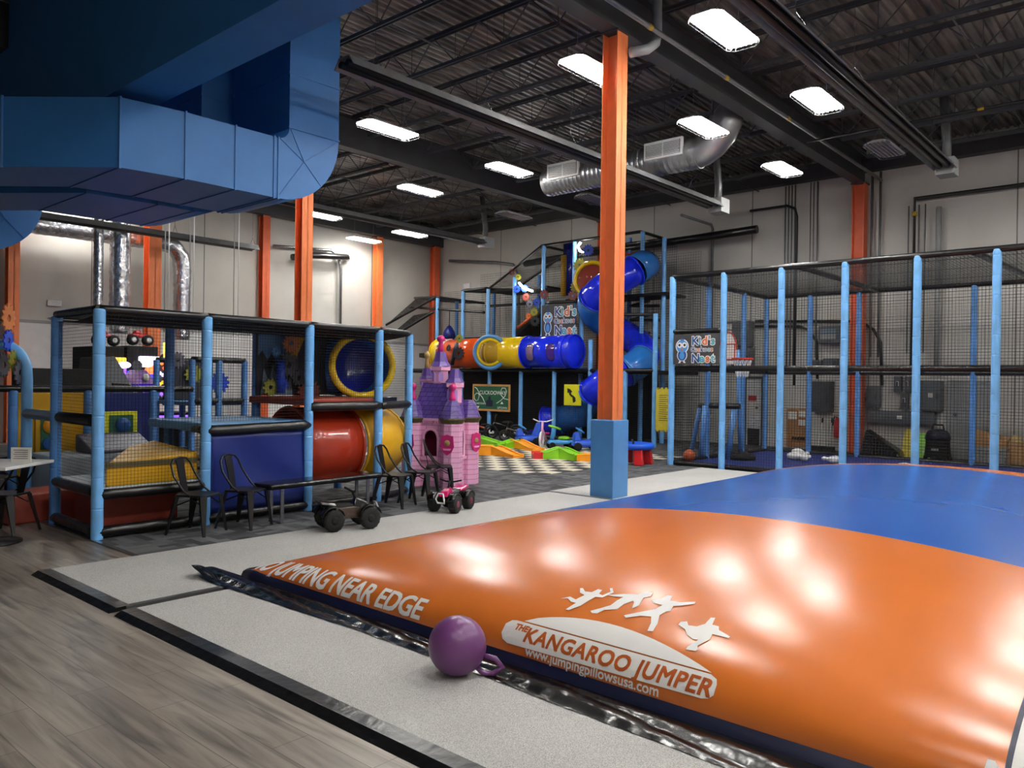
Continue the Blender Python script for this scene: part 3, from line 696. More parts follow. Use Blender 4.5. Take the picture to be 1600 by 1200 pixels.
# ================================================================ CHAIRS, BENCH, TABLE
def chair():
    t = thing('metal_chair', 'x', 'chair'); s = .18
    g = MB(); Q = [(-s+.03, -s), (s-.05, -s+.01), (s, -s+.05), (s, s-.05), (s-.05, s-.01), (-s+.03, s), (-s, s-.04), (-s, -s+.04)]
    g.hull([(x, y, .425) for x, y in Q]+[(x*.98, y*.98, .45) for x, y in Q]); g.build('seat', 'black_metal', t, .006)
    for sx in (-1, 1):
        for sy in (-1, 1):
            g = MB(); a = Vector((sx*.155, sy*.155, .43)); b = Vector((sx*(.2 if sx > 0 else .24), sy*.205, 0)); q = Vector((sx, sy, 0)).normalized(); k = Vector((-q.y, q.x, 0))
            g.hull([b+k*.016-q*.01, b-k*.016-q*.01, b-k*.012+q*.012, b+k*.012+q*.012, a+k*.045-q*.02, a-k*.045-q*.02, a-k*.035+q*.012, a+k*.035+q*.012]); g.build('leg', 'black_metal', t)
    for s1 in (-1, 1): MB().tube([(.15, s1*.15, .33), (.02, s1*.16, .40), (-.15, s1*.15, .33)], .008, 5).build('leg_brace', 'black_metal', t)
    g = MB(); P = [(.02, -.175, .44), (-.06, -.185, .5), (-.17, -.185, .66), (-.215, -.165, .78), (-.23, -.11, .835), (-.235, 0, .85)]
    P += [(x, -y, z) for x, y, z in P[-2::-1]]; g.tube(P, .0115, 8); g.build('back_frame', 'black_metal', t)
    g = MB(); g.hull([(-.165, -.05, .45), (-.155, -.05, .45), (-.155, .05, .45), (-.165, .05, .45), (-.24, -.065, .84), (-.23, -.065, .84), (-.23, .065, .84), (-.24, .065, .84)]); g.build('back_slat', 'black_metal', t)
    return t
ch = chair(); CG = 'black metal cafe chairs'
ch.scale = (.97, .97, .9)
spots = [(3.95, 7.7, -1.05, 'black metal chair in front of the yellow ramp, left of the bench'), (4.47, 7.68, -1.1, 'black metal chair at the left end of the black bench'),
 (6.5, 7.62, -1.15, 'black metal chair at the right end of the black bench'), (6.98, 7.68, -1.1, 'black metal chair between the bench end chair and the castle'),
 (7.62, 8.0, -.75, 'black metal chair directly in front of the pink castle')]
for i, (x, y, a, lab) in enumerate(spots):
    if i == 0: ch.location = (x, y, .006); ch.rotation_euler = (0, 0, a); ch['label'] = lab; ch['group'] = CG
    else: dup(ch, (x, y, .006), a, lab, CG)
p = fl(40, 829); dup(ch, (p.x-.18, p.y+.02, 0), 2.25, 'black metal chair pulled up to the white table at the left edge', CG)
p = ony(-4, 720, 10.6); dup(ch, (p.x, 10.6, 0), -.9, 'black metal chair behind the white table, cut by the left edge', CG)
t = thing('padded_bench', 'long black padded bench with chrome legs before the blue vinyl panel', 'bench', (5.45, 7.7, .006)); o = (5.45, 7.7, .006); bz = .45
MB(o).obox((5.45, 7.7, bz-.03), (1.62, .34, .06), .06).build('cushion', 'black_vinyl', t, .02)
for sx in (-.62, .62):
    for sy in (-.11, .11):
        x, y = 5.45+sx, 7.7+sy+sx*.06; MB(o).box(x-.02, x+.02, y-.008, y+.008, .006, bz-.06).build('leg', 'steel', t)
    x = 5.45+sx; MB(o).box(x-.02, x+.02, 7.58+sx*.06, 7.82+sx*.06, .006, .018).build('foot_bar', 'steel', t)
tp = fl(6, 722, .76)
t = thing('cafe_table', 'white topped table at the left edge among black chairs', 'table', (tp.x, tp.y, 0)); o = (tp.x, tp.y, 0)
MB(o).obox((tp.x-.1, tp.y+.0, .745), (.75, .75, .03), .72).build('tabletop', 'white_paint', t, .006)
MB(o).lathe([(.26, 0), (.26, .015), (.05, .04), (.04, .1), (.04, .73)], (tp.x-.1, tp.y, 0), 20).build('pedestal', 'black_metal', t)
p = fl(33, 722, .76); t = thing('table_sign', 'white printed notice standing on the table at the left edge', 'sign', (p.x, p.y, .76)); o = (p.x, p.y, .76)
fr = MB(o); fr.obox((p.x, p.y, .83), (.19, .012, .14), -.83).build('notice_card', 'paper', t)
nx = Vector((-fw.x, -fw.y, 0)).normalized(); rx = Vector((r0.x, r0.y, 0))
g = MB(o)
for k in range(5): c = Vector((p.x, p.y, .875-.02*k))+nx*.0075; g.bar(c-rx*(.07-.01*(k % 2)), c+rx*.07, .002, .005)
g.build('printed_lines', 'grey_dark', t)
# ================================================================ RIDE-ON QUADS
def quad(label, loc, rz, body, fend, hub, sc_=1, bumper='steel', seat='black_paint', guard='black_vinyl'):
    t = thing('ride_on_quad', label, 'toy quad', loc, rz)
    for sx in (-.19, .2):
        for sy in (-1, 1):
            w_ = MB(); w_.lathe([(.045, -.05), (.09, -.055), (.104, -.04), (.106, 0), (.104, .04), (.09, .055), (.045, .05)], (sx, sy*.15, .106), 22, (0, 1, 0))
            for k in range(14): a = 2*PI*k/14; w_.obox((sx+.1*math.cos(a), sy*.15, .106+.1*math.sin(a)), (.012, .085, .016), M=Matrix.Rotation(-a, 3, 'Y'))
            w_ = w_.build('wheel', 'rubber', t)
            MB().lathe([(.05, -.01), (.04, .0), (.02, .012), (.012, .012)] if sy > 0 else [(.05, .01), (.04, 0), (.02, -.012), (.012, -.012)], (sx, sy*.2, .106), 14, (0, 1, 0)).build('hub_cap', hub, w_)
    g = MB(); g.hull([(-.2, -.075, .1), (.18, -.075, .1), (.18, .075, .1), (-.2, .075, .1), (-.24, -.06, .2), (.22, -.06, .22), (.22, .06, .22), (-.24, .06, .2)]); g.build('body', body, t, .012)
    g = MB(); g.hull([(-.27, -.055, .21), (.06, -.06, .19), (.06, .06, .19), (-.27, .055, .21), (-.29, -.045, .25), (.06, -.045, .235), (.06, .045, .235), (-.29, .045, .25)]); g.build('seat', seat, t, .015)
    g = MB(); g.hull([(.05, -.06, .2), (.27, -.08, .19), (.27, .08, .19), (.05, .06, .2), (.08, -.035, .29), (.2, -.05, .25), (.2, .05, .25), (.08, .035, .29)]); g.build('front_cowl', fend, t, .012)
    for sy in (-1, 1):
        for sx, e in ((.2, 1), (-.2, -1)):
            g = MB(); g.grid(lambda i, j: (sx+.125*math.cos(PI*(.08+.84*i)), sy*(.09+.105*j), .1+.115*math.sin(PI*(.08+.84*i))+.02), 8, 2); g.build('fender', guard, t).modifiers.new('Solidify', 'SOLIDIFY').thickness = .01
    g = MB(); g.hull([(-.3, -.1, .24), (-.12, -.08, .22), (-.12, .08, .22), (-.3, .1, .24), (-.32, -.09, .28), (-.14, -.06, .25), (-.14, .06, .25), (-.32, .09, .28)]); g.build('rear_cowl', fend, t, .012)
    g = MB(); g.tube([(.1, 0, .27), (.06, 0, .35)], .016, 8); g.tube([(.03, -.16, .37), (.06, -.06, .35), (.06, .06, .35), (.03, .16, .37)], .011, 8); g.build('handlebar', 'black_paint', t)
    g = MB(); g.tube([(.3, -.05, .12), (.33, -.06, .17), (.31, -.035, .23), (.31, .035, .23), (.33, .06, .17), (.3, .05, .12)], .011, 8, True); g.build('front_bumper', bumper, t)
    t.scale = (sc_, sc_, sc_*1.1); return t
quad('black ride-on quad bike with camouflage side panel on the pale mat', (5.12, 6.78, .026), -.32, 'quad_camo', 'black_vinyl', 'black_paint', 1.0, 'grey_light')
quad('pink and black ride-on quad bike with silver bumper on the pale mat', (6.72, 6.83, .026), 3.46, 'black_paint', 'quad_pink', 'maroon', .92, 'white_plastic', 'grey_dark')
# ================================================================ SMALL PLAY FRAME (left)
def post(t, o, x, y, z0, z1, m='post_blue', r=.052, seam=.3):
    pts, rs = [(x, y, z0), (x, y, z0+.01)], [r, r]; z = z0
    while z+seam < z1-.06:
        z += seam
        for dz, k in ((-.016, 1), (-.006, 1), (-.003, .95), (.003, .95), (.006, 1), (.016, 1)): pts.append((x, y, z+dz)); rs.append(r*k)
    pts += [(x, y, z1-.02), (x, y, z1-.008), (x, y, z1)]; rs += [r, r*.98, r*.8]
    return MB(o).tube(pts, rs, 14).build('post', m, t)
def rail(t, o, a, b, r=.05, m='black_pad', name='padded_rail'):
    a, b = Vector(a), Vector(b); n = max(2, int((b-a).length/.11)); P = [a.lerp(b, k/n) for k in range(n+1)]; R = [r*(1+.022*math.sin(k*7.3+a.x*5)) for k in range(n+1)]
    return MB(o).tube(P, R, 10).build(name, m, t)
def netp(t, o, p, u, v, step=.034, r=.0017, name='net_panel'): return MB(o).net(p, u, v, step, r).build(name, 'black_net', t)
YA, YB = 8.05, 9.5; H = 2.25; o = (3.1, YA, 0)
t = thing('toddler_play_structure', 'low toddler play frame of pale blue posts with netting and coloured platforms', 'play structure', o)
FP = [(3.1, YA), (4.2, YA), (5.53, YA+.05), (6.6, YA+.05), (7.36, YA+.32)]; BP = [(3.13, 9.25), (4.48, YB), (5.66, YB), (7.0, YB)]
for x, y in FP: post(t, o, x, y, .006, H, r=.056)
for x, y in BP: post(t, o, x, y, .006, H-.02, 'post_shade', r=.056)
loop = FP+BP[::-1]
for (xa, ya), (xb, yb) in zip(loop, loop[1:]+loop[:1]): rail(t, o, (xa, ya, H), (xb, yb, H), .042)
for (xa, ya), (xb, yb) in zip(FP[1:4], BP[1:]): rail(t, o, (xa, ya, H-.02), (xb, yb, H-.02), .04)
def sag(xa, xb):
    g = MB(o)
    g.net((xa, YA, H-.03), (xb-xa, 0, 0), (0, YB-YA-.05, 0), .034, .002); g.build('net_roof', 'black_net', t)
for a, b in ((3.1, 4.2), (4.2, 5.53), (5.53, 6.6), (6.6, 7.15)): sag(a, b)
MB(o).grid(lambda i, j: (3.1+4.05*i, YA+.05+(YB-YA-.1)*j, H-.04-.06*math.sin(PI*j)), 24, 8).build('roof_cloth', 'black_paint', t)
# nets
netp(t, o, (3.1, YA-.02, .48), (1.1, 0, 0), (0, 0, H-.5)); netp(t, o, (4.2, YA-.01, 1.12), (1.33, .05, 0), (0, 0, H-1.15))
netp(t, o, (5.53, YA+.04, 1.35), (1.07, 0, 0), (0, 0, H-1.38)); netp(t, o, (6.6, YA+.05, 1.35), (.76, .27, 0), (0, 0, H-1.38))
netp(t, o, (3.1, YA, .48), (.03, 1.2, 0), (0, 0, H-.5)); netp(t, o, (4.48, YB, .9), (1.18, 0, 0), (0, 0, H-.95))
# bay one: low deck, yellow ramp block
MB(o).box(3.1, 4.2, YA+.04, 9.3, .4, .5).build('low_deck', 'vinyl_grey', t, .02)
rail(t, o, (3.1, YA, .44), (4.2, YA, .44), .052); rail(t, o, (3.1, YA, .46), (3.13, 9.25, .46), .05)
rail(t, o, (3.1, YA, .075), (4.2, YA, .075), .055); rail(t, o, (3.1, YA, .075), (3.13, 9.25, .075), .055)
MB(o).box(3.3, 4.15, YA+.5, 9.2, .02, .38).build('crawl_block', 'vinyl_red', t, .02)
g = MB(o); g.hull([(3.2, YA+.06, .5), (4.15, YA+.06, .5), (4.15, 9.15, .5), (3.85, 9.15, .5), (3.2, YA+.06, .73), (4.15, YA+.06, .80), (4.15, 9.15, .86), (3.85, 9.15, .8)]); b = g.build('ramp_block', 'vinyl_yellow', t, .02)
MB(o).box(3.2, 4.13, YA+.045, YA+.062, .69, .74).build('ramp_seam', 'olive', b)
# bay two: sky deck over blue panel
MB(o).box(4.22, 5.53, YA+.05, YB, 1.0, 1.1).build('middle_deck', 'vinyl_sky', t, .02)
rail(t, o, (4.2, YA, 1.02), (5.53, YA+.05, 1.04), .06); rail(t, o, (4.2, YA+.02, 1.03), (4.48, YB, 1.03), .05)
g = MB(o); g.grid(lambda i, j: (4.26+1.22*i, YA+.02+.05*i+.035*math.sin(PI*i)*math.sin(PI*j)+.012*math.sin(9*i+6*j), .12+.86*j), 24, 14); b = g.build('blue_panel', 'vinyl_blue', t); b.modifiers.new('Solidify', 'SOLIDIFY').thickness = .02
rail(t, o, (4.2, YA, .075), (5.53, YA+.05, .075), .05)
# bay three: red deck, big tube below, round tunnel mouth above
MB(o).box(5.55, 6.6, YA+.08, YB, 1.27, 1.36).build('upper_deck', 'vinyl_red', t, .02); MB(o).hull([(6.6, YA+.1, 1.27), (7.18, YA+.36, 1.27), (7.0, YB, 1.27), (6.6, YB, 1.27), (6.6, YA+.1, 1.36), (7.18, YA+.36, 1.36), (7.0, YB, 1.36), (6.6, YB, 1.36)]).build('end_deck', 'vinyl_navy', t)
rail(t, o, (5.53, YA+.03, 1.26), (6.6, YA+.03, 1.26), .06); rail(t, o, (6.6, YA+.03, 1.26), (7.36, YA+.32, 1.26), .055)
rail(t, o, (5.53, YA+.05, .06), (6.6, YA+.05, .06), .045); rail(t, o, (6.6, YA+.05, .06), (7.36, YA+.32, .06), .045)
def tubeseg(name, m, t, o, pts, r, ends=True):
    pts = [Vector(p) for p in pts]; g = MB(o); n = len(pts); g.tube(pts, r, 32, cap=False); b = g.build(name, m, t); b.modifiers.new('Solidify', 'SOLIDIFY').thickness = .015
    if ends:
        rr_ = r if isinstance(r, list) else [r]*n
        for a, c, q_ in ((pts[0], pts[1], rr_[0]), (pts[-1], pts[-2], rr_[-1])): g = MB(o); g.torus(a+(c-a).normalized()*.012, q_+.004, .022, a-c, 32, 6); g.build('flange', m, b)
    return b
cz = .73; yt = YA+.62
tubeseg('tunnel_red', 'tube_red', t, o, [(5.62, yt, cz), (5.9, yt, cz), (6.2, yt, cz), (6.45, yt, cz)], .5); tubeseg('tunnel_yellow', 'vinyl_yellow', t, o, [(6.46, yt, cz), (6.75, yt+.03, cz), (7.0, yt+.12, cz), (7.15, yt+.25, cz)], .5)
MB(o).box(5.5, 5.6, YA+.3, YB, .1, 1.0).build('tunnel_backing', 'black_paint', t)
mc = Vector((6.82, 8.72, 1.79)); ax = Vector((-.42, -.86, .02)).normalized()
def rot90(a): return Vector((a.y, -a.x, 0))
pts = [mc, mc-ax*.14, mc-ax*.3+rot90(ax)*.05, mc-ax*.45+rot90(ax)*.16, mc-ax*.52+rot90(ax)*.34]
tubeseg('slide_mouth', 'sky_tube', t, o, pts, .41, False); MB(o).torus(mc, .42, .05, ax, 40, 10).build('mouth_ring', 'tube_yellow', t)
MB(o).lathe([(.01, 0), (.405, 0), (.4, .02)], mc-ax*.42, 30, ax, cap=False).build('mouth_lining', 'royal_dark', t)
# printed back panel with spikes, gears
g = MB(o); yb = YB-.1; P = [(5.62, 1.38), (6.2, 1.38), (6.2, 1.8)]
MB(o).box(5.62, 6.98, YB-.06, YB-.04, 1.37, 2.2).build('back_panel', 'mural_dark', t)
MB(o).prism([(5.64, 2.19), (6.3, 2.19), (6.2, 1.98), (6.05, 1.8), (6.0, 1.92), (5.92, 1.82), (5.85, 1.95), (5.78, 1.85), (5.7, 1.97), (5.64, 1.9)], lambda u, v, w_: (u, YB-.065-w_, v), .006).build('sky_patch', 'vinyl_sky', t)
MB(o).prism([(6.2, 2.19), (6.36, 2.19), (6.18, 1.8), (6.1, 1.86), (6.07, 1.75), (6.03, 1.85)], lambda u, v, w_: (u, YB-.075-w_, v), .006).build('yellow_bolt', 'vinyl_yellow', t)
MB(o).prism([(5.68, 1.38), (6.16, 1.38), (6.14, 1.7), (6.08, 1.5), (6.0, 1.76), (5.93, 1.5), (5.86, 1.8), (5.8, 1.52), (5.72, 1.74)], lambda u, v, w_: (u, YB-.075-w_, v), .006).build('grey_spikes', 'logo_grey', t)
def gearp(t, o, px, py, Y, R, m, teeth=12, ax=(0, -1, 0), name='gear'):
    c = ony(px, py, Y); return MB(o).gear(c, R, ax, teeth).build(name, m, t)
for px, py, R, m, n in ((454, 537, .135, 'gear_orange', 14), (430, 549, .07, 'logo_blue', 8), (450, 570, .17, 'gear_dark', 14), (422, 605, .12, 'gear_olive', 10), (440, 600, .1, 'gear_blue', 10), (482, 612, .19, 'gear_red', 16), (466, 590, .12, 'gear_dark', 12)):
    gearp(t, o, px, py, 9.3 if px < 470 else 9.36, R, m, n)
c = ony(439, 592, 9.25); MB(o).tube([(c.x, 9.25, 1.4), (c.x, 9.25, 1.85)], .06, 12).build('blue_piston', 'gear_blue', t)
# ---------------------------------------------------------------- arch at the left edge, with gears
a = fl(40, 796); o = (a.x, a.y, 0); zt = 2.02
t = thing('gear_arch', 'bent pale blue padded arch with printed gears at the left edge', 'arch', o)
d = -Vector((r0.x, r0.y, 0)); P = [Vector((a.x, a.y, 0)), Vector((a.x, a.y, .9)), Vector((a.x, a.y, 1.55))]+[Vector((a.x, a.y, 1.62))+d*(.34*(1-math.cos(q)))+Vector((0, 0, .34*math.sin(q))) for q in [PI/2*k/6 for k in range(1, 7)]]+[Vector((a.x, a.y, 1.96))+d*.9]
MB(o).tube(P, .06, 14).build('bent_post', 'post_blue', t)
e = P[-1]; MB(o).tube([(e.x, e.y, 0), (e.x, e.y, 1.96)], .06, 14).build('straight_post', 'post_shade', t)
MB(o).tube([(a.x, a.y, 1.14), (3.1, YA+.1, 1.16)], .06, 10).build('padded_rail', 'black_pad', t)
n = -Vector((fw.x, fw.y, 0)).normalized()
for (px, py, R, m, k) in ((12, 497, .17, 'gear_orange', 12), (12, 532, .13, 'gear_blue', 10), (20, 564, .13, 'gear_olive', 10), (30, 582, .15, 'gear_grey', 12), (5, 570, .15, 'gear_grey', 12)):
    D = (Vector((a.x, a.y, 1.6))-EYE).dot(fw); c = EYE+ray(px, py)*(D-.08-.02*(k == 10)); MB(o).gear(c, R, (n*-.15+Vector((r0.x, r0.y, 0))*.99), k, .015).build('gear', m, t)
# ---------------------------------------------------------------- soft play wall behind it: yellow and blue panels
YW = 11.3
def P_(px, py=660): return ony(px, py, YW)
xs = [P_(p).x for p in (-30, 20, 136, 238, 300)]; o = (xs[1], YW, 0)
t = thing('activity_panel_fence', 'low padded fence of yellow and blue panels with activity boards', 'fence', o)
for x in xs[:4]: post(t, o, x, YW, 0, 1.4, 'post_shade', .055)
rail(t, o, (xs[0], YW, 1.42), (xs[4], YW, 1.42), .045)
MB(o).box(xs[1]+.05, xs[2]-.05, YW-.02, YW+.03, .3, 1.37).build('yellow_panel', 'vinyl_yellow', t, .01); MB(o).box(xs[2]+.05, xs[3]-.05, YW-.02, YW+.03, .3, 1.37).build('blue_panel', 'vinyl_blue', t, .01)
MB(o).box(xs[1]-.1, xs[4], YW+.1, YW+.16, 0, .55).build('kick_board', 'vinyl_navy', t)
for (pa, pb, ya, yb, fm, im) in ((63, 90, 652, 703, 'vinyl_yellow', 'board_green'), (170, 208, 648, 703, 'sign_yellow', 'board_green')):
    A, B = ony(pa, yb, YW-.05), ony(pb, ya, YW-.05)
    MB(o).box(A.x-.06, B.x+.06, YW-.05, YW-.02, A.z-.05, B.z+.05).build('board_frame', fm, t, .008); f = MB(o).box(A.x, B.x, YW-.06, YW-.045, A.z, B.z).build('activity_board', im, t)
    cx, cz = (A.x+B.x)/2, (A.z+B.z)/2
    MB(o).lathe([(.10, 0), (.1, .02), (.03, .03)], (cx+.02, YW-.06, cz+.1), 18, (0, -1, 0)).build('spinner', 'toy_orange' if pa < 100 else 'logo_navy', f)
    MB(o).lathe([(.08, 0), (.08, .02)], (cx, YW-.06, cz-.13), 18, (0, -1, 0)).build('dial', 'logo_navy', f)
# low platforms between arch and fence
o = (2.6, 9.9, 0); t = thing('soft_play_step', 'low brick red padded step beside the small play frame', 'soft play block', o)
MB(o).hull([(2.75, 9.45, 0), (4.35, 9.6, 0), (4.3, 10.1, 0), (2.7, 10.05, 0), (2.8, 9.5, .3), (4.3, 9.65, .36), (4.25, 10.05, .36), (2.75, 10.0, .3)]).build('pad', 'vinyl_red', t, .02)
A = ony(100, 690, 10.7); B = ony(165, 690, 10.7)
o = (A.x, 10.7, 0); tag(MB(o).box(A.x-.25, B.x+.9, 10.35, 11.1, 0, .62).build('soft_play_block', 'vinyl_grey', bev=.03), 'grey padded play block in front of the yellow and blue fence', 'soft play block')
o = (A.x+.3, 10.6, .62); g = MB(o); g.hull([(A.x+.2, 10.36, .62), (B.x+.5, 10.36, .62), (B.x+.5, 10.9, .62), (A.x+.2, 10.9, .62), (A.x+.2, 10.36, .66), (B.x+.5, 10.36, .66), (B.x+.5, 10.9, .85), (A.x+.2, 10.9, .85)])
tag(g.build('soft_play_wedge', 'gear_grey', bev=.02), 'dark grey wedge pad lying on the grey play block', 'soft play block')
o = (A.x-.1, 10.3, .62); g = MB(o); g.hull([(A.x+.35, 9.95, .42), (B.x+.1, 9.95, .42), (B.x+.1, 10.33, .6), (A.x+.35, 10.33, .6), (A.x+.35, 9.95, .5), (B.x+.1, 9.95, .5), (B.x+.1, 10.33, .7), (A.x+.35, 10.33, .7)])
# ================================================================ PINK CASTLE
co_ = (8.38, 8.77, .006); t = thing('castle_playhouse', 'pink and purple plastic castle playhouse with towers and pointed roofs', 'playhouse', co_, math.radians(-70)); t.scale = (1, 1, .9)
# local: x runs along the front to the right, y goes back
W = .33; D_ = .3; zc = 1.13
def tower(x, y, r, name='tower'):
    g = MB(); g.lathe([(r, 0), (r*.97, .5), (r*.97, zc-.03), (r*1.03, zc)], (x, y, 0), 8, flat=True); return g.build(name, 'castle_wall', t)
def arch(cx, z0, w_, h, n=8): return [(cx-w_/2, z0), (cx+w_/2, z0)]+[(cx+w_/2*math.cos(PI*k/n), z0+h-w_/2+w_*.62*math.sin(PI*k/n)) for k in range(n+1)]
def pwall(name, fn, cx):           # wall with an arched opening
    g = MB(); win = arch(cx, .5, .24, .42); o1 = [(-W+.08, 0), (W-.08, 0), (W-.08, zc), (-W+.08, zc)]
    g.prism([(-W+.1, 0), (W-.1, 0), (W-.1, .5), (-W+.1, .5)], fn, .04); g.prism([(-W+.1, .5), (cx-.12, .5), (cx-.12, zc), (-W+.1, zc)], fn, .04); g.prism([(cx+.12, .5), (W-.1, .5), (W-.1, zc), (cx+.12, zc)], fn, .04)
    top = [(cx+.12*math.cos(PI*k/8), .8+.15*math.sin(PI*k/8)) for k in range(9)]
    g.prism([(cx-.12, zc), (cx+.12, zc)]+top, fn, .04); b = g.build(name, 'castle_wall', t)
    g = MB(); g.tube([fn(u, v, -.012) for u, v in [(cx-.125, .5), (cx+.125, .5)]+[(cx+.125*math.cos(PI*k/10), .8+.155*math.sin(PI*k/10)) for k in range(11)]], .02, 6, True); g.build('window_frame', 'pink', b)
    g = MB(); g.prism([(cx-.15, .44), (cx+.15, .44), (cx+.15, .49), (cx-.15, .49)], lambda u, v, w_: fn(u, v, w_-.05), .06); g.build('window_ledge', 'pink', b)
pwall('front_wall', lambda u, v, w_: (u, -D_+w_, v), -.02)
pwall('side_wall', lambda u, v, w_: (W-w_, u*.85, v), .0)
MB().box(-W, -W+.03, -D_, D_, 0, zc).build('far_wall', 'castle_wall', t); MB().box(-W, W, D_-.03, D_, 0, zc).build('rear_wall', 'castle_wall', t)
MB().box(-W+.05, W-.06, -.02, .0, .1, zc).build('inner_partition', 'maroon', t)
for x, y in ((-W, -D_), (W, -D_), (W, D_), (-W, D_)): tower(x, y, .165)
# medallions on the towers
for x, y, dx, dy in ((-W, -D_, 0, -1), (W, -D_, .0, -1), (W, D_, 1, -.3)):
    n = Vector((dx, dy, 0)).normalized(); s_ = n.cross(Vector((0, 0, 1))); c = Vector((x, y, .72))+n*.152
    shp = [(0, .17), (.05, .15), (.095, .15), (.1, .06), (.11, -.03), (.07, -.12), (0, -.17), (-.07, -.12), (-.11, -.03), (-.1, .06), (-.095, .15), (-.05, .15)]
    b = MB().prism(shp, lambda u, v, w_: c+s_*u+Vector((0, 0, v))+n*w_, .012).build('medallion', 'magenta', t)
    MB().lathe([(.05, .012), (.045, .018), (.001, .02)], c+Vector((0, 0, .03)), 14, n).build('medallion_boss', 'gold', b)
    MB().prism([(-.07, -.06), (.07, -.06), (.05, -.09), (-.05, -.09)], lambda u, v, w_: c+s_*u+Vector((0, 0, v))+n*(.012+w_), .006).build('medallion_ribbon', 'pink', b)
# roofs
def scallop(x, y, r, z):
    g = MB(); n = 32; g.lathe([(r*.97, z-.07), (r*1.1, z-.03), (r*1.22, z+.0), (r*1.2, z+.025), (r*1.0, z+.02)], (x, y, 0), 16, flat=True); g.build('eave_trim', 'olive', t)
for i, (x, y) in enumerate(((-W, -D_), (W, -D_), (W, D_), (-W, D_))):
    scallop(x, y, .165, zc); g = MB(); g.lathe([(.19, zc+.01), (.15, zc+.12), (.11, zc+.24), (.075, zc+.31)], (x, y, 0), 10, flat=True); g.build('tower_roof', 'castle_roof', t)
    if i < 2: MB().lathe([(.055, zc+.3), (.045, zc+.36), (.03, zc+.44), (.022, zc+.47), (.045, zc+.5), (.055, zc+.535), (.045, zc+.57), (.01, zc+.59)], (x, y, 0), 14).build('finial', 'magenta', t)
MB().hull([(-W-.02, -D_-.03, zc), (W+.02, -D_-.03, zc), (W+.02, D_+.03, zc), (-W-.02, D_+.03, zc), (-W*.72, -D_*.5, zc+.6), (W*.55, -D_*.5, zc+.6), (W*.55, D_*.6, zc+.6), (-W*.72, D_*.6, zc+.6)]).build('main_roof', 'castle_roof', t)
g = MB()
for k in range(12): x = -W+.14+.04*k; g.box(x, x+.02, -D_-.03, -D_-.005, zc-.07, zc-.03)
g.build('dentil_course', 'pink', t)
MB().box(-W+.1, W-.1, -D_-.035, -D_+.02, zc-.03, zc+.01).build('cornice', 'pink', t)
def turret(x, y, z0, r, h, cone, spire=None, win=True):
    b = MB().lathe([(r*.35, z0-.1), (r*.85, z0), (r*.88, z0+h*.75), (r*1.12, z0+h*.8), (r*1.12, z0+h), (r*.95, z0+h+.02)], (x, y, 0), 6, flat=True).build('turret', 'pink', t)
    for a in (-2.1, -1.05): 
        n = Vector((math.cos(a), math.sin(a), 0)); s_ = n.cross(Vector((0, 0, 1))); c = Vector((x, y, z0+h*.1))+n*r*.78
        MB().prism(arch(0, 0, r*.5, h*.55, 6), lambda u, v, w_: c+s_*u+Vector((0, 0, v))+n*w_, .014).build('blind_window', 'lilac', b)
    MB().lathe([(r*1.1, z0+h+.01), (r*.75, z0+h+cone*.35), (r*.5, z0+h+cone)], (x, y, 0), 8, flat=True).build('turret_roof', 'purple', t)
    if spire: zz = z0+h+cone; MB().lathe([(r*.34, zz-.02), (r*.26, zz+.08), (r*.2, zz+.16), (r*.36, zz+.19), (r*.42, zz+.225), (r*.33, zz+.265), (.005, zz+.28)], (x, y, 0), 14).build('spire', spire, t)
turret(.0, -.05, zc+.6, .15, .27, .26, 'magenta'); turret(.29, -.14, zc+.28, .135, .32, .24); turret(-.31, .1, zc+.55, .12, .1, .2, 'gold')
MB().tube([(-.31, .1, zc+.85), (-.31, .1, zc+1.15)], .02, 8).build('flag_pole', 'gold', t); MB().prism([(0, 0), (-.14, .02), (-.14, .09), (0, .1)], lambda u, v, w_: (-.31+u, .1+w_, zc+1.02+v), .008).build('flag', 'olive', t)
# ================================================================ NETTED CAGE (right)
CX0, CX1, CT = 13.7, 18.15, 3.7; o = (CX0, 7.82, 0)
t = thing('netted_sports_cage', 'tall netted sports cage of pale blue posts along the right side', 'play structure', o)
fy = [onx(px, 420, CX0).y for px in (1052, 1132, 1222, 1321, 1434, 1558)]; fy += [1.22, .1, -1.05]; ye = fy[-1]
for y in fy: post(t, o, CX0, y, .006, CT, r=.062)
sx = (15.2, 16.9)
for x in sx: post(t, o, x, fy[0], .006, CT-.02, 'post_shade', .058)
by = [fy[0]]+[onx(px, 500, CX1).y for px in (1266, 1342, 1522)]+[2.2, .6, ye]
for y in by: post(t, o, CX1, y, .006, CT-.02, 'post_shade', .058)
for z in (CT, 1.9, .05):
    rail(t, o, (CX0+(.05 if z < 3 else 0), fy[0], z), (CX0+(.05 if z < 3 else 0), ye, z), .052); rail(t, o, (CX0, fy[0], z), (CX1, fy[0], z), .05); rail(t, o, (CX1, fy[0], z), (CX1, ye, z), .05)
rail(t, o, (CX0, fy[0], 2.62), (CX0, fy[1], 2.62), .05)
for y0, y1 in ((fy[1], fy[0]-.02), (fy[3], 5.1), (2.6, 3.0)): pass
rail(t, o, (CX0, fy[0]-.75, CT), (15.3, fy[0], CT), .05); rail(t, o, (CX0, 5.35, CT), (CX1, 5.3, CT), .055); rail(t, o, (CX0, 2.65, CT), (CX1, 2.4, CT), .055)
netp(t, o, (CX0, ye, .05), (0, fy[0]-ye, 0), (0, 0, CT-.05), .05, .0028); netp(t, o, (CX1, ye, .05), (0, fy[0]-ye, 0), (0, 0, CT-.05), .06, .003)
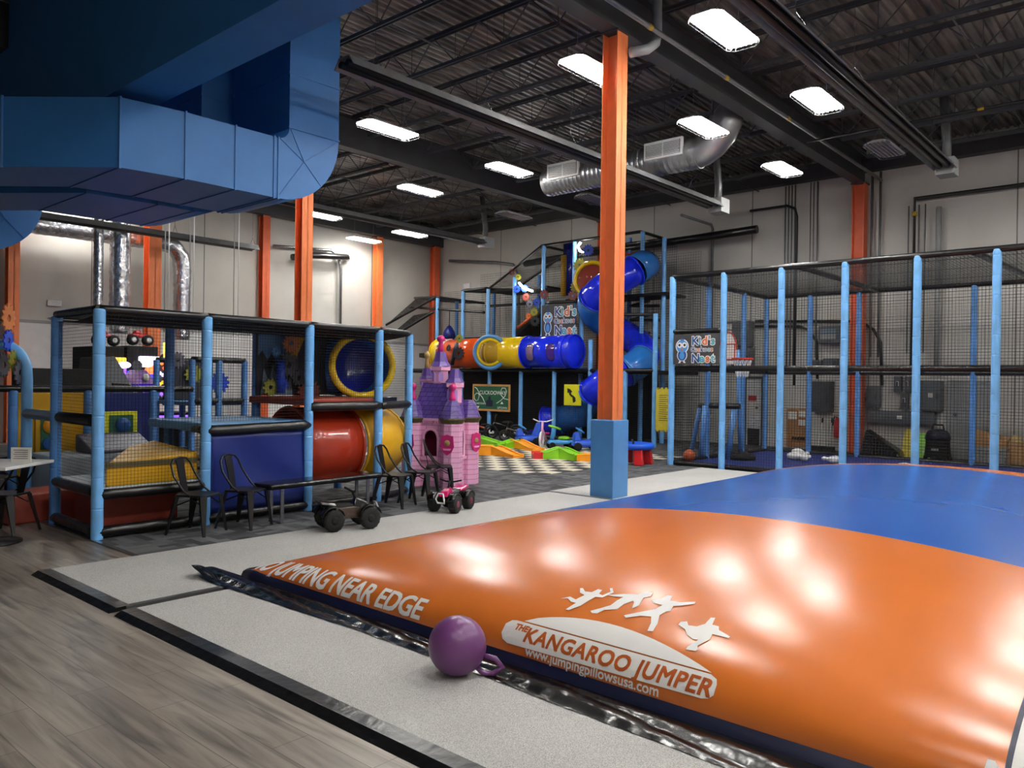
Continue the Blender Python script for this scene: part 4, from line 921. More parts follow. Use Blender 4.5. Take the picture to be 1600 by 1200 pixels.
netp(t, o, (CX0, fy[0], .05), (CX1-CX0, 0, 0), (0, 0, CT-.05), .055, .003); netp(t, o, (CX0, ye, CT), (0, fy[0]-ye, 0), (CX1-CX0, 0, 0), .065, .0034, 'net_roof')
b = MB(o).box(CX0+.1, CX1-.1, ye, fy[0]-.1, .007, .045).build('floor_pad', 'pad_floor', t)
# ---------------------------------------------------------------- logo boards
def bird(g, m, fn, s): pass
def logo_board(name, label, cat, c, a, n, wd, ht, clear=True):
    # c lower left corner, a unit along the board, n its facing
    c, a, n = Vector(c), Vector(a).normalized(), Vector(n).normalized(); o = c; t = thing(name, label, cat, c); Z = Vector((0, 0, 1))
    def fn(off): return lambda u, v, w_: c+a*(u*wd)+Z*(v*ht)+n*(off+w_)
    MB(o).prism([(0, 0), (1, 0), (1, 1), (0, 1)], fn(-.008), .006).build('board', 'tape_grey', t)
    def el(cx, cy, rx, ry, k=24): return [(cx+rx*math.cos(2*PI*i/k), cy+ry*math.sin(2*PI*i/k)) for i in range(k)]
    r = ht/wd
    def part(nm, m, polys, off):
        g = MB(o)
        for p in polys: g.prism(p, fn(off), .002)
        g.build(nm, m, t)
    bx, by_ = .2, .0
    part('bird_outline', 'text_white', [el(bx, .6, .145, .145/r)], .0); part('bird_outline', 'text_white', [el(bx, .3, .115, .2)], -.0005)
    part('bird_body', 'logo_navy', [el(bx, .3, .095, .18)], .0025); part('bird_head', 'logo_blue', [el(bx, .6, .125, .125/r)], .003); part('bird_belly', 'logo_blue', [el(bx, .28, .055, .12)], .0045)
    for s in (-1, 1):
        part('bird_eye', 'text_white', [el(bx+s*.052, .64, .055, .055/r)], .005+.0003*s); part('bird_pupil', 'text_dark', [el(bx+s*.058, .64, .024, .026/r)], .008)
        part('bird_foot', 'text_white', [[(bx+s*.03, .13), (bx+s*.05, .13), (bx+s*.085, .04), (bx+s*.03, .05)]], .001)
    part('bird_beak', 'logo_orange', [[(bx-.03, .52), (bx+.03, .52), (bx, .44)]], .0085); part('bird_crest', 'logo_navy', [[(bx-.03, .76), (bx-.05, .9), (bx-.01, .82), (bx, .92), (bx+.015, .82), (bx+.05, .88), (bx+.03, .76)]], .001)
    def word(txt, u0, v0, size, cols, sp=1.0):
        adv = 0
        for ch, m in zip(txt, cols):
            wch = {'i': .3, "'": .22, 't': .42, 'K': .66, 'N': .72, 'C': .6, 's': .5, 'c': .52, 'k': .56}.get(ch, .58)*size*sp
            place = lambda off: (lambda x, y, w_: c+a*(u0*wd+adv+x)+Z*(v0*ht+y)+n*(off+w_))
            g = MB(o); g.text(ch, place(.002), size, t=.0, off=size*.085); g.build('letter_outline', 'text_white', t)
            g = MB(o); g.text(ch, place(.006), size, t=.0, off=size*.02); g.build('letter', m, t); adv += wch
    N, G, O, B_ = 'logo_navy', 'logo_grey', 'logo_orange', 'logo_teal'
    word("Kid's", .41, .64, ht*.39, (N, B_, O, G, B_)); word('Cuckoos', .39, .42, ht*.215, (N, G, O, N, G, B_, O), .98); word('Nest', .41, .07, ht*.39, (N, B_, O, B_))
    return t
P0 = (CX0-.075, fy[0]-.07, 1.98); logo_board('logo_sign', 'clear logo board with a blue bird on the netted cage', 'sign', P0, (0, -1, 0), (-1, 0, 0), fy[0]-fy[1]-.12, .58)
# ---------------------------------------------------------------- things in the cage
c = onx(1137, 545, 15.4); o = (15.4, c.y, .045)
t = thing('basketball_hoop', 'child basketball hoop with pale board and red rim inside the cage', 'basketball hoop', o)
g = MB(o); a = onx(1123, 568, 15.4).y; b = onx(1151, 568, 15.4).y; z0, z1 = onx(1137, 569, 15.4).z, onx(1137, 519, 15.4).z; cy = (a+b)/2; hw = abs(a-b)/2; hh = z1-z0
g.prism([(-hw, 0), (hw, 0)]+[(hw*math.cos(PI*k/12), hh*.45+hh*.55*math.sin(PI*k/12)) for k in range(13)], lambda u, v, w_: (15.4+w_, cy+u, z0+v), .03); bd = g.build('backboard', 'board_pale', t)
g = MB(o); g.tube([(15.39, cy+u, z0+v) for u, v in ((-.16, .1), (.16, .1), (.16, .42), (-.16, .42))], .016, 4, True); g.build('target_square', 'rim_red', bd)
g = MB(o); g.tube([(15.39, cy+hw*math.cos(PI*k/14), z0+hh*.45+hh*.55*math.sin(PI*k/14)) for k in range(15)], .014, 5); g.build('red_border', 'rim_red', bd)
ry = cy-.42; MB(o).torus((15.2, ry, z0+.1), .2, .022, (0, 0, 1), 24, 8).build('rim', 'rim_red', t); MB(o).tube([(15.39, cy-.1, z0+.1), (15.3, ry+.18, z0+.1)], .02, 6).build('rim_bracket', 'rim_red', t)
g = MB(o)
for k in range(12):
    for s in (-1, 1): q = lambda i: 2*PI*(k+s*i)/12; g.tube([(15.2+.19*math.cos(q(0)), ry+.19*math.sin(q(0)), z0+.09), (15.2+.14*math.cos(q(1)), ry+.14*math.sin(q(1)), z0-.12), (15.2+.11*math.cos(q(1.6)), ry+.11*math.sin(q(1.6)), z0-.27)], .008, 4)
g.build('net', 'white_plastic', t)
MB(o).tube([(15.45, cy-.3, .05), (15.45, cy-.2, z0+.3)], .045, 10).build('pole', 'post_shade', t); MB(o).lathe([(.3, 0), (.3, .1), (.1, .16)], (15.45, cy-.3, .045), 18).build('base', 'black_paint', t)
A = fl(1076, 722, .1); tag(MB((14.25, onx(1077, 715, 14.25).y, .045)).ell((14.25, onx(1077, 715, 14.25).y, .165), .12, 20, 12).build('basketball', 'ball_orange'), 'orange ball on the blue pad at the cage corner', 'ball')
# padded A frame
o = (15.0, 7.2, .045); q = lambda px, py, X: onx(px, py, X)
t = thing('climbing_stand', 'slanted blue padded frame with black crossbar standing in the cage', 'play frame', o)
for (p1, p2, X) in (((1079, 706), (1094, 634), 15.2), ((1095, 712), (1101, 634), 15.0), ((1135, 690), (1151, 636), 15.6), ((1139, 700), (1146, 640), 15.2)):
    a, b = q(*p1, X), q(*p2, X); a.z = .05; MB(o).tube([a, b], .05, 10).build('slanted_leg', 'post_shade', t)
a, b = q(1092, 634, 15.2), q(1156, 635, 15.3); MB(o).tube([a, b], .06, 10).build('crossbar', 'black_pad', t)
def pin(loc, rz, lab):
    P = [(.0, 0), (.05, .005), (.075, .08), (.085, .15), (.07, .24), (.035, .32), (.03, .36), (.042, .4), (.04, .44), (.02, .47), (.0, .475)]
    g = MB(loc); d = (math.cos(rz), math.sin(rz), 0); l = Vector(loc); g.lathe(P, l+Vector((0, 0, .085)), 16, d, cap=False); return tag(g.build('bowling_pin', 'white_plastic'), lab, 'bowling pin', 'white toy bowling pins')
for (px, py, X, rz, lab) in ((1230, 710, 16.2, -1.2, 'white toy bowling pin lying at the left, nearest of two'), (1239, 704, 17.3, -2.0, 'white toy bowling pin lying just behind the leftmost one'), (1258, 713, 16.0, .5, 'white toy bowling pin lying end on, between two front posts'), (1315, 712, 16.0, 1.2, 'white toy bowling pin half hidden behind a cage post'), (1400, 720, 15.6, -1.4, 'white toy bowling pin peeping over the jumping pillow')):
    p = onx(px, py, X); pin((X, p.y, .045), rz, lab)

# ================================================================ BIG CLIMBING FRAME
FX = 17.05; o = (FX, 13.5, 0)
t = big = thing('climbing_structure', 'three storey climbing frame of blue posts, black rails and netting in the far corner', 'play structure', o)
def ppx(px, X, z0, ytop=None, zt=None, m='post_blue', pyr=600, r=.062): p = onx(px, pyr, X); z = zt if zt else onx(px, ytop, X).z; post(t, o, X, p.y, z0, z, m, r); return p.y
for px in (721, 765, 814, 866): ppx(px, FX, .006, zt=1.9)
yl = onx(640, 600, FX).y; yr = onx(1023, 600, FX).y
ppx(922, FX, .006, 531); ppx(977, FX, .006, zt=1.92); ppx(1023, FX, .006, 490)
for px, yt in ((682, 466), (722, 455), (761, 452), (802, 433), (847, 384), (895, 378)): ppx(px, 18.0, 1.9, yt)
ppx(855, 17.6, 1.9, 476); ppx(907, 17.6, .006, 471)
for px, yt in ((1001, 362), (1035, 372)): ppx(px, 18.4, .006, yt)
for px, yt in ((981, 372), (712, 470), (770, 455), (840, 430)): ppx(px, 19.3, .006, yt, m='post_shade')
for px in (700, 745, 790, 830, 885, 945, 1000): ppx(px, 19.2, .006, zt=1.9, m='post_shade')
def R_(p, q, X, X2=None, r=.042): rail(t, o, onx(*p, X), onx(*q, X2 or X), r)
rail(t, o, (FX, yl+.2, 1.92), (FX, yr, 1.92), .06); rail(t, o, (FX, yl+.2, .07), (FX, yr, .07), .06)
R_((722, 455), (760, 450), 18.0); R_((760, 450), (802, 458), 18.0, 19.3); R_((722, 455), (802, 458), 18., 19.3)
R_((765, 450), (847, 384), 18.0); R_((815, 445), (888, 393), 19.2); R_((847, 384), (888, 393), 18, 19.2); R_((847, 384), (895, 377), 18.0); R_((895, 377), (1001, 362), 18.0, 18.4); R_((1001, 362), (1035, 372), 18.4, 19.3); R_((1035, 374), (900, 392), 18.4, 19.5)
R_((590, 515), (682, 464), 17.6, 18.); R_((682, 464), (757, 474), 18.0, 19.3); R_((640, 480), (757, 488), 18); R_((557, 512), (640, 466), 19.2); R_((640, 466), (682, 464), 19.2, 18.0); R_((630, 516), (678, 487), 17.6, 18.0)
R_((855, 473), (925, 470), 17.6); R_((965, 492), (1023, 491), FX); R_((760, 478), (930, 470), 19.3, 18.)
for yy, X in ((500, 18.8), (528, 18.6), (478, 18.9)): R_((985, yy), (1030, yy), X, X); R_((985, yy), (1015, yy-8), X, 19.5)
for X, z0, z1, ya, yb, st in ((18.0, 1.95, 4.5, yl-.6, 14.9, .065), (18.0, 1.95, 5.4, 14.9, 11.0, .065), (FX, .1, 1.9, yl, yr, .055), (18.4, .1, 5.4, 11.6, 10.4, .065), (19.35, .1, 5.2, 18.4, 10.2, .075)):
    netp(t, o, (X, yb, z0), (0, ya-yb, 0), (0, 0, z1-z0), st, .0035)
for p1, p2, p3 in (((590, 515, 17.6), (682, 464, 18.), (557, 512, 19.2)), ((682, 464, 18.), (757, 474, 19.3), (640, 466, 19.2)), ((765, 450, 18.), (847, 384, 18.), (815, 445, 19.2)), ((722, 455, 18.), (760, 450, 18.), (790, 456, 19.3)), ((630, 516, 17.6), (678, 487, 18.), (600, 520, 18.6))):
    a, b, c = onx(*p1), onx(*p2), onx(*p3); netp(t, o, a, b-a, c-a, .07, .004, 'net_roof')
MB(o).box(19.3, 19.34, 17.6, 20.6, .02, 3.1).build('mural_wall', 'mural_dark', t); MB(o).box(18.9, 18.95, 18.4, 20.4, 2.0, 2.25).build('yellow_pad', 'vinyl_yellow', t)
MB(o).box(FX+.06, 19.3, yr, yl, 1.84, 1.93).build('deck', 'black_paint', t)
MB(o).box(19.36, 19.42, 11.5, 18.6, .02, 1.84).build('added_dark_backing', 'vinyl_navy', t); MB(o).box(18.4, 18.45, 11.4, 18.5, .02, 1.84).build('added_dark_sheet', 'black_paint', t)  # dark sheets added to stand for the shade inside, below the deck
MB(o).box(18.2, 19.3, 14.6, 16.9, 4.4, 4.46).build('upper_deck', 'black_paint', t); MB(o).box(18.2, 19.3, 10.6, 13.9, 3.95, 4.02).build('top_deck', 'black_paint', t)
a, b = onx(803, 522, 18.3), onx(850, 478, 18.3); MB(o).hull([(18.2, a.y, a.z-.2), (18.2, b.y, b.z-.2), (19.2, b.y, b.z-.2), (19.2, a.y, a.z-.2), (18.2, a.y, a.z), (18.2, b.y, b.z), (19.2, b.y, b.z), (19.2, a.y, a.z)]).build('ramp', 'black_paint', t)
MB(o).tube([onx(800, 519, 18.1), onx(838, 490, 18.1)], .05, 8).build('ramp_edge', 'logo_orange', t)
for i, (px, py, R, m) in enumerate(((800, 425, .11, 'smoke'), (810, 433, .1, 'gear_olive'), (808, 452, .12, 'gear_blue'), (820, 451, .12, 'gear_blue'), (822, 464, .12, 'gear_red'), (850, 460, .14, 'gear_red'), (828, 475, .12, 'gear_grey'), (839, 472, .12, 'gear_blue'), (835, 488, .13, 'gear_olive'), (836, 502, .16, 'gear_dark'), (826, 494, .09, 'logo_orange'), (919, 391, .17, 'gear_blue'), (895, 462, .15, 'gear_red'), (906, 415, .2, 'gear_olive'), (900, 448, .17, 'gear_olive'))):
    MB(o).gear(onx(px, py, 17.93-.04*(i % 2)), R, (-1, -.35, 0), 12, .02).build('gear', m, t)
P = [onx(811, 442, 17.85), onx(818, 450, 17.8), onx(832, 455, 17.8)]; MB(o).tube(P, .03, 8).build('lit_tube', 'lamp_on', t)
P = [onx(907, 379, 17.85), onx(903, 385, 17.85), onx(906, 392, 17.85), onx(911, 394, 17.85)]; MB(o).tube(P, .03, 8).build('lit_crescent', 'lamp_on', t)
MB(o).tube([onx(889, 380, 18.6), onx(891, 462, 18.6)], .17, 12).build('blue_column', 'royal_dark', t)
def hang(name, label, cat, px, y0, y1, X, r, m, ztop):
    a, b = onx(px, y1, X), onx(px, y0, X); t2 = thing(name, label, cat, a); MB(a).tube([a, a+Vector((0, 0, .02)), Vector((a.x, a.y, b.z-.02)), Vector((a.x, a.y, b.z))], [r*.8, r, r, r*.8], 14).build('bag', m, t2); MB(a).tube([(a.x, a.y, b.z), (a.x, a.y, ztop)], .012, 5).build('strap', 'black_paint', t2)
hang('punching_bag', 'slim yellow hanging bag high in the climbing frame', 'punching bag', 880, 399, 463, 18.3, .085, 'vinyl_yellow', 5.5)
a = onx(702, 521, 18.4); t2 = thing('wrecking_ball', 'dark blue hanging ball above the left end of the tunnel', 'ball', a); MB(a).lathe([(.01, -.22), (.16, -.2), (.22, -.1), (.2, .05), (.1, .2), (.04, .26), (.02, .28)], a, 16).build('ball', 'royal_dark', t2); MB(a).tube([a+Vector((0, 0, .27)), a+Vector((0, 0, .8))], .012, 5).build('rope', 'black_paint', t2)
# ---------------------------------------------------------------- crawl tunnel
TX = FX-.12; tz = 2.43; ty = lambda px: onx(px, 560, TX).y; o = (TX, ty(800), 1.99)
t = thing('crawl_tunnel', 'level crawl tunnel of orange, yellow and blue plastic tubes on the climbing frame', 'tunnel', o); r = .44
def seg(name, m, pa, pb, rr=r, ends=True): return tubeseg(name, m, t, o, [(TX, ty(pa), tz), (TX, ty(pa)+(ty(pb)-ty(pa))*.5, tz), (TX, ty(pb), tz)], rr, ends)
seg('yellow_end', 'tube_yellow', 686, 698); s1 = seg('orange_tube', 'tube_orange', 699, 764); seg('white_dotted_collar', 'white_plastic', 696, 705, r+.012, False); seg('white_dotted_collar', 'white_plastic', 757, 768, r+.012, False)
seg('yellow_tube', 'tube_yellow', 772, 826); s2 = seg('blue_tube', 'royal', 826, 888); seg('blue_end', 'royal', 889, 899); MB(o).lathe([(.01, .06), (.2, .05), (.36, .02), (.44, -.05)], (TX, ty(899), tz), 28, (0, -1, 0), cap=False).build('end_cap', 'royal', t)
for pa in (698.5, 703, 759.5, 764.5):
    g = MB(o)
    for k in range(20): a = 2*PI*k/20+pa; g.obox((TX+(r+.016)*math.cos(a), ty(pa), tz+(r+.016)*math.sin(a)), (.012, .06, .07), M=Matrix.Rotation(-a, 3, 'Y'))
    g.build('collar_dots', 'text_dark', t)
c = Vector((TX-.42, ty(781), tz)); ax = Vector((-.86, -.15, 0)).normalized(); ax = Vector((-.9, -.42, .0)).normalized()
MB(o).lathe([(.47, -.3), (.47, 0)], c, 32, ax, cap=False).build('bubble_socket', 'tube_yellow', t).modifiers.new('Solidify', 'SOLIDIFY').thickness = .02
MB(o).torus(c, .46, .06, ax, 36, 8).build('bubble_ring', 'pad_blue', t); MB(o).torus(c+ax*.01, .36, .05, ax, 36, 8).build('inner_ring', 'tube_yellow', t)
b = MB(o).lathe([(.34, 0), (.31, .1), (.22, .19), (.11, .23), (.01, .24)], c, 28, ax, cap=False).build('bubble_window', 'amber', t)
for pc in (843, 875):
    g = MB(o); y0 = ty(pc); n = []
    def cap_(i, j): a = -.62+1.1*j; return (TX-(r+.008)*math.cos(a), y0+.13*(2*i-1)*math.sqrt(max(0, 1-(max(0, abs(j-.5)-.25)/.25)**2)), tz+(r+.008)*math.sin(a))
    g.grid(cap_, 6, 16); g.build('oval_window', 'smoke' if pc > 850 else 'amber', s2)
    g = MB(o); e = [cap_(0, j/16) for j in range(17)]+[cap_(1, 1-j/16) for j in range(17)]; g.tube(e, .012, 5, True); g.build('window_rim', 'royal_dark', s2)
yq = ty(728)
MB(o).gear((TX-r-.02, ty(718), tz+.15), .1, (-1, 0, .2), 8, .02).build('wheel_motif', 'text_dark', s1); MB(o).gear((TX-r-.02, ty(712), tz-.22), .15, (-1, 0, -.3), 12, .02).build('gear_motif', 'gear_red', s1)
MB(o).gear((TX-r-.06, ty(735), tz-.02), .2, (-1, -.3, 0), 12, .02).build('gear_motif', 'gear_dark', s1); MB(o).tube([(TX-r-.05, yq+.1, tz-.35), (TX-r-.08, yq-.05, tz+.1), (TX-r-.03, yq-.1, tz+.3)], .06, 8).build('pipe_motif', 'gear_dark', s1)
MB(o).gear((TX-r+.1, ty(730), tz+.43), .13, (-1, -.2, .0), 12, .02).build('gear_motif', 'gear_olive', s1)
# ---------------------------------------------------------------- spiral tube slide
SX = 17.9; cc = onx(966, 500, SX); SY = cc.y; RR = .72; tr = .40; o = (SX, SY, 0)
t = thing('spiral_tube_slide', 'tall blue spiral tube slide winding down behind the padded column', 'slide', o)
def hel(phi, z): return Vector((SX-RR*math.sin(phi), SY-RR*math.cos(phi), z))
zs = lambda phi: 4.72-phi*(1.27/PI)         # phi 0 right, pi/2 front, pi left
tot = 3.0*PI; n = 9; cols = ['royal', 'royal', 'sky_tube', 'sky_tube', 'royal', 'sky_tube', 'royal', 'sky_tube', 'sky_tube']
st = [Vector((SX+RR, SY+.9, 4.85)), Vector((SX+RR, SY+.5, 4.84)), Vector((SX+RR, SY, 4.8))]
tubeseg('entry_tube', 'tube_orange', t, o, [st[0], st[1], st[2]], tr+.01)
tubeseg('entry_bend', 'sky_tube', t, o, [st[2], hel(-PI/3, 4.78), hel(-PI/6, 4.76), hel(0, zs(0)), hel(PI/8, zs(PI/8))], tr)
bnd = [PI/8, .62*PI, .82*PI, 1.28*PI, 1.72*PI, 2.0*PI, 2.2*PI, 2.62*PI, 2.86*PI]; cs = ['royal', 'royal', 'sky_tube', 'royal', 'royal', 'sky_tube', 'royal', 'royal', 'sky_tube']
bnd = [PI/8, .68*PI, 1.3*PI, 1.95*PI, 2.22*PI, 2.66*PI]; cs = ['royal', 'sky_tube', 'royal', 'sky_tube', 'royal']
for a, b, m in zip(bnd, bnd[1:], cs): tubeseg('slide_section', m, t, o, [hel(a+(b-a)*k/8, zs(a+(b-a)*k/8)) for k in range(9)], tr)
a = bnd[-1]; e0 = hel(a, zs(a)); ex = [e0, hel(a+.3, zs(a+.3)), Vector((SX-.25, SY+1.0, .72)), Vector((SX-.4, SY+1.6, .55))]
tubeseg('exit_section', 'sky_tube', t, o, ex, tr-.02); tubeseg('exit_flare', 'royal', t, o, [ex[-1], Vector((SX-.45, SY+1.85, .5)), Vector((SX-.5, SY+2.05, .46))], [tr-.02, tr, tr+.04])
MB(o).hull([(SX-.85, SY+2.0, .01), (SX-.1, SY+2.0, .01), (SX-.1, SY+3.0, .01), (SX-.85, SY+3.0, .01), (SX-.85, SY+2.0, .3), (SX-.1, SY+2.0, .3), (SX-.1, SY+3.0, .12), (SX-.85, SY+3.0, .12)]).build('exit_pad', 'royal_dark', t, .03)
c = onx(925, 437, SX-.3); ax = Vector((-.8, .1, 0)).normalized(); ax = Vector((-.94, -.3, 0)).normalized()
MB(o).lathe([(.5, -.55), (.5, .0)], c, 10, ax, flat=True).build('entry_box', 'tube_orange', t); MB(o).torus(c+ax*.01, .47, .06, ax, 36, 8).build('window_ring', 'tube_yellow', t)
MB(o).lathe([(.42, .02), (.38, .12), (.25, .22), (.1, .26), (.01, .27)], c, 28, ax, cap=False).build('bubble_window', 'smoke', t)
MB(o).tube([(SX, SY, 0), (SX, SY, 4.6)], .07, 10).build('centre_pole', 'post_shade', t)
# ---------------------------------------------------------------- boards on the climbing frame
a = onx(846, 527, 17.3); b = onx(896, 527, 17.3); logo_board('logo_sign', 'clear logo board with a blue bird high on the climbing frame', 'sign', (17.3, a.y, a.z), (0, -1, 0), (-1, 0, 0), a.y-b.y, onx(880, 475, 17.3).z-a.z)
X = FX-.075
def board(name, label, x0, y0, x1, y1, fm, im, fr=.04):
    a, b = onx(x0, y1, X), onx(x1, y0, X); o = (X, a.y, a.z); t = thing(name, label, 'sign', o)
    MB(o).box(X, X+.025, b.y, a.y, a.z, b.z).build('frame', fm, t, .004); MB(o).box(X-.004, X+.01, b.y+fr, a.y-fr, a.z+fr, b.z-fr).build('face', im, t)
    return t, o, a, b, (lambda u, v, w_: (X-.005-w_, a.y+(b.y-a.y)*u, a.z+(b.z-a.z)*v))
t, o, a, b, fn = board('chalk_sign', 'green board lettered CUCKOOWAY in a wooden frame', 738, 601, 797, 641, 'board_wood', 'board_green', .06)
wd, ht = a.y-b.y, b.z-a.z
def tx(s, u, v, size): return MB(o).text(s, lambda x, y, w_: (X-.006-w_, a.y-u*wd-x, a.z+v*ht+y), size, t=.002, off=size*.01)
tx('CUCKOOWAY', .19, .62, ht*.2).build('title_lettering', 'text_white', t); tx('HOMETOWN', .05, .24, ht*.1).build('left_lettering', 'text_white', t); tx('UPTOWN', .68, .1, ht*.11).build('right_lettering', 'text_white', t)
def line(pts): return MB(o).tube([fn(u, v, .004) for u, v in pts], .011, 4)
line([(.06, .88), (.12, .84), (.17, .72), (.19, .55), (.16, .4), (.1, .36), (.06, .45), (.06, .58), (.12, .66), (.2, .62), (.28, .5), (.34, .32)]).build('left_loop', 'text_white', t); line([(.66, .3), (.78, .42), (.88, .58), (.92, .75), (.88, .87), (.8, .87), (.76, .74), (.78, .6), (.86, .48), (.97, .45)]).build('right_loop', 'text_white', t)
MB(o).prism([(.38, .17), (.56, .17), (.56, .4), (.5, .42), (.5, .55), (.44, .55), (.44, .42), (.38, .38)], lambda u, v, w_: fn(u, v, .002+w_), .003).build('house_motif', 'vinyl_navy', t); tx('100', .395, .22, ht*.14).build('number_lettering', 'text_white', t)
MB(o).prism([(.12, .17), (.2, .17), (.16, .07)], lambda u, v, w_: fn(u, v, .002+w_), .003).build('down_arrow', 'text_white', t); MB(o).prism([(.76, .28), (.84, .28), (.8, .37)], lambda u, v, w_: fn(u, v, .002+w_), .003).build('up_arrow', 'text_white', t)
t, o, a, b, fn = board('arrow_sign', 'yellow square sign with a black winding arrow', 881, 601, 908, 633, 'sign_yellow', 'sign_yellow', .03)
MB(o).prism([(.56, .12), (.7, .2), (.68, .38), (.55, .48), (.45, .52), (.42, .6), (.5, .66), (.36, .78), (.2, .82), (.22, .58), (.3, .62), (.32, .52), (.42, .42), (.52, .38), (.52, .28)], lambda u, v, w_: fn(u, v, w_), .003).build('arrow', 'text_dark', t)
t, o, a, b, fn = board('rules_sign', 'tall yellow rules board with lines of print and jagged ends', 1024, 608, 1051, 672, 'sign_mustard', 'sign_mustard', .03)
g = MB(o)
for k in range(13): v = .84-.05*k; g.prism([(.2, v), (.9-.25*(k % 3 == 1), v), (.9-.25*(k % 3 == 1), v+.012), (.2, v+.012)], fn, .003)
g.build('printed_lines', 'text_dark', t); g = MB(o)
for u in (.06, .3, .55, .8):
    for v in (-.035, .985): g.prism([(u, v), (u+.12, v), (u+.12, v+.05), (u, v+.05)], lambda p, q, w_: fn(p, q, w_-.02), .015)
g.build('jagged_edge', 'sign_mustard', t)
for u in (.15, .85): q = Vector(fn(u, .98, 0)); MB(o).tube([q, (q.x, q.y, 1.92)], .006, 5).build('hanging_cord', 'black_paint', t)
# ================================================================ TOYS ON THE CHECKERED FLOOR
o = (10.4, 8.45, .006); tag(MB(o).box(10.4, 15.4, 8.45, 13.6, .006, .012).build('checkered_floor_mat', 'checker'), 'black and cream checkered floor area with toys on it', 'floor mat')
def track(label, pts, cols):
    # pts: px,py of floor points with height; a wavy plastic coaster track
    P = [Vector((*fl(px, py).xy, z)) for px, py, z in pts]; o = (P[0].x, P[0].y, .012); t = thing('coaster_track', label, 'toy track', o)
    n = len(P)-1
    for k in range(n):
        a, b = P[k], P[k+1]; d = (b-a); d.z = 0; d.normalize(); s = Vector((-d.y, d.x, 0))*.15; S_ = 12
        def top(i): e = i/S_; e = e*e*(3-2*e); return a.lerp(b, i/S_).xy.to_3d()+Vector((0, 0, a.z+(b.z-a.z)*e))
        g = MB(o)
        for i in range(S_): p, q = top(i), top(i+1); p0, q0 = p.copy(), q.copy(); p0.z = q0.z = .012; p.z += .02; q.z += .02; g.hull([p0-s, q0-s, q0+s, p0+s, p-s, q-s, q+s, p+s])
        bmesh.ops.remove_doubles(g.b, verts=g.b.verts, dist=1e-4); b_ = g.build('track_section', cols[k], t)
        for sg in (-1, 1): g = MB(o); g.tube([top(i)+s*sg*.9+Vector((0, 0, .035)) for i in range(S_+1)], .02, 6); g.build('guide_rib', cols[k], b_)
    return t
track('wavy toy coaster track, green then orange, at the back of the checkered floor', [(744, 697, .2), (784, 701, .1), (806, 700, .17), (842, 706, .03)], ('toy_green', 'toy_green', 'toy_orange'))
track('short orange toy coaster ramp right beside the pink castle', [(746, 711, .17), (772, 711, .16), (810, 716, .03)], ('toy_orange', 'toy_orange'))
track('wavy toy coaster track with red end, green hump and orange dip', [(832, 717, .1), (846, 717, .1), (876, 717, .2), (904, 720, .1), (945, 722, .13)], ('toy_red', 'toy_green', 'toy_green', 'toy_orange'))
def rider(name, label, px, py, m, s=1, rz=0., seat='toy_sky'):
    p = fl(px, py); t = thing(name, label, 'ride-on toy', (p.x, p.y, .012), rz); t.scale = (s,)*3
    MB().hull([(-.3, -.2, .08), (.3, -.2, .08), (.3, .2, .08), (-.3, .2, .08), (-.28, -.17, .24), (.26, -.16, .22), (.26, .16, .22), (-.28, .17, .24)]).build('body', m, t, .05)
    MB().hull([(-.3, -.17, .2), (-.14, -.17, .2), (-.14, .17, .2), (-.3, .17, .2), (-.36, -.13, .56), (-.27, -.13, .56), (-.27, .13, .56), (-.36, .13, .56)]).build('backrest', m, t, .04)
    MB().hull([(.08, -.15, .2), (.28, -.15, .2), (.28, .15, .2), (.08, .15, .2), (.16, -.12, .42), (.26, -.12, .38), (.26, .12, .38), (.16, .12, .42)]).build('front_cowl', m, t, .04)
    MB().torus((.12, 0, .44), .1, .018, (-.6, 0, 1), 18, 6).build('steering_wheel', seat, t)
    for sx in (-.2, .2):
        for sy in (-.2, .2): MB().lathe([(.06, -.03), (.09, -.03), (.09, .03), (.06, .03)], (sx, sy, .09), 16, (0, 1, 0)).build('wheel', 'black_paint', t)
rider('ride_on_car', 'blue plastic ride-on car left of the pink tricycle', 823, 695, 'toy_blue', 1.0, 2.5); rider('ride_on_car', 'blue plastic ride-on car left of the padded column', 914, 704, 'toy_blue', 1.05, 2.4); rider('ride_on_car', 'red ride-on car with pale trim half hidden behind the padded column', 948, 704, 'toy_red', 1.1, 2.0, 'toy_yellow')
p = fl(850, 699); o = (p.x, p.y, .012); t = thing('tricycle', 'pink and white tricycle beside the blue slide exit', 'tricycle', o, 3.6)
for x, y, r in ((.3, 0, .2), (-.25, -.2, .12), (-.25, .2, .12)):
    w_ = MB().torus((x, y, r), r-.03, .03, (0, 1, 0), 22, 7).build('wheel', 'white_plastic' if x > 0 else 'rubber', t); g = MB()
    for k in range(6): a = PI*k/3; g.tube([(x, y, r), (x+(r-.04)*math.cos(a), y, r+(r-.04)*math.sin(a))], .008, 4)
    g.build('spokes', 'magenta', w_)
MB().tube([(.3, 0, .2), (.22, 0, .5), (.2, 0, .62)], .03, 8).build('fork', 'pink', t); MB().tube([(.22, 0, .45), (-.05, 0, .26), (-.25, 0, .16), (-.25, -.2, .12)], .03, 8).build('frame', 'pink', t)
MB().tube([(-.25, -.2, .12), (-.25, .2, .12)], .015, 6).build('axle', 'steel', t); MB().hull([(-.2, -.1, .3), (.0, -.05, .3), (.0, .05, .3), (-.2, .1, .3), (-.2, -.1, .35), (.0, -.05, .34), (.0, .05, .34), (-.2, .1, .35)]).build('seat', 'magenta', t, .015)
MB().tube([(.12, -.25, .68), (.2, -.1, .63), (.2, .1, .63), (.12, .25, .68)], .015, 6).build('handlebar', 'white_plastic', t)
p = fl(874, 701); o = (p.x, p.y, .012); t = thing('wiggle_car', 'sky blue wiggle car with a green steering wheel', 'ride-on toy', o, 2.6)
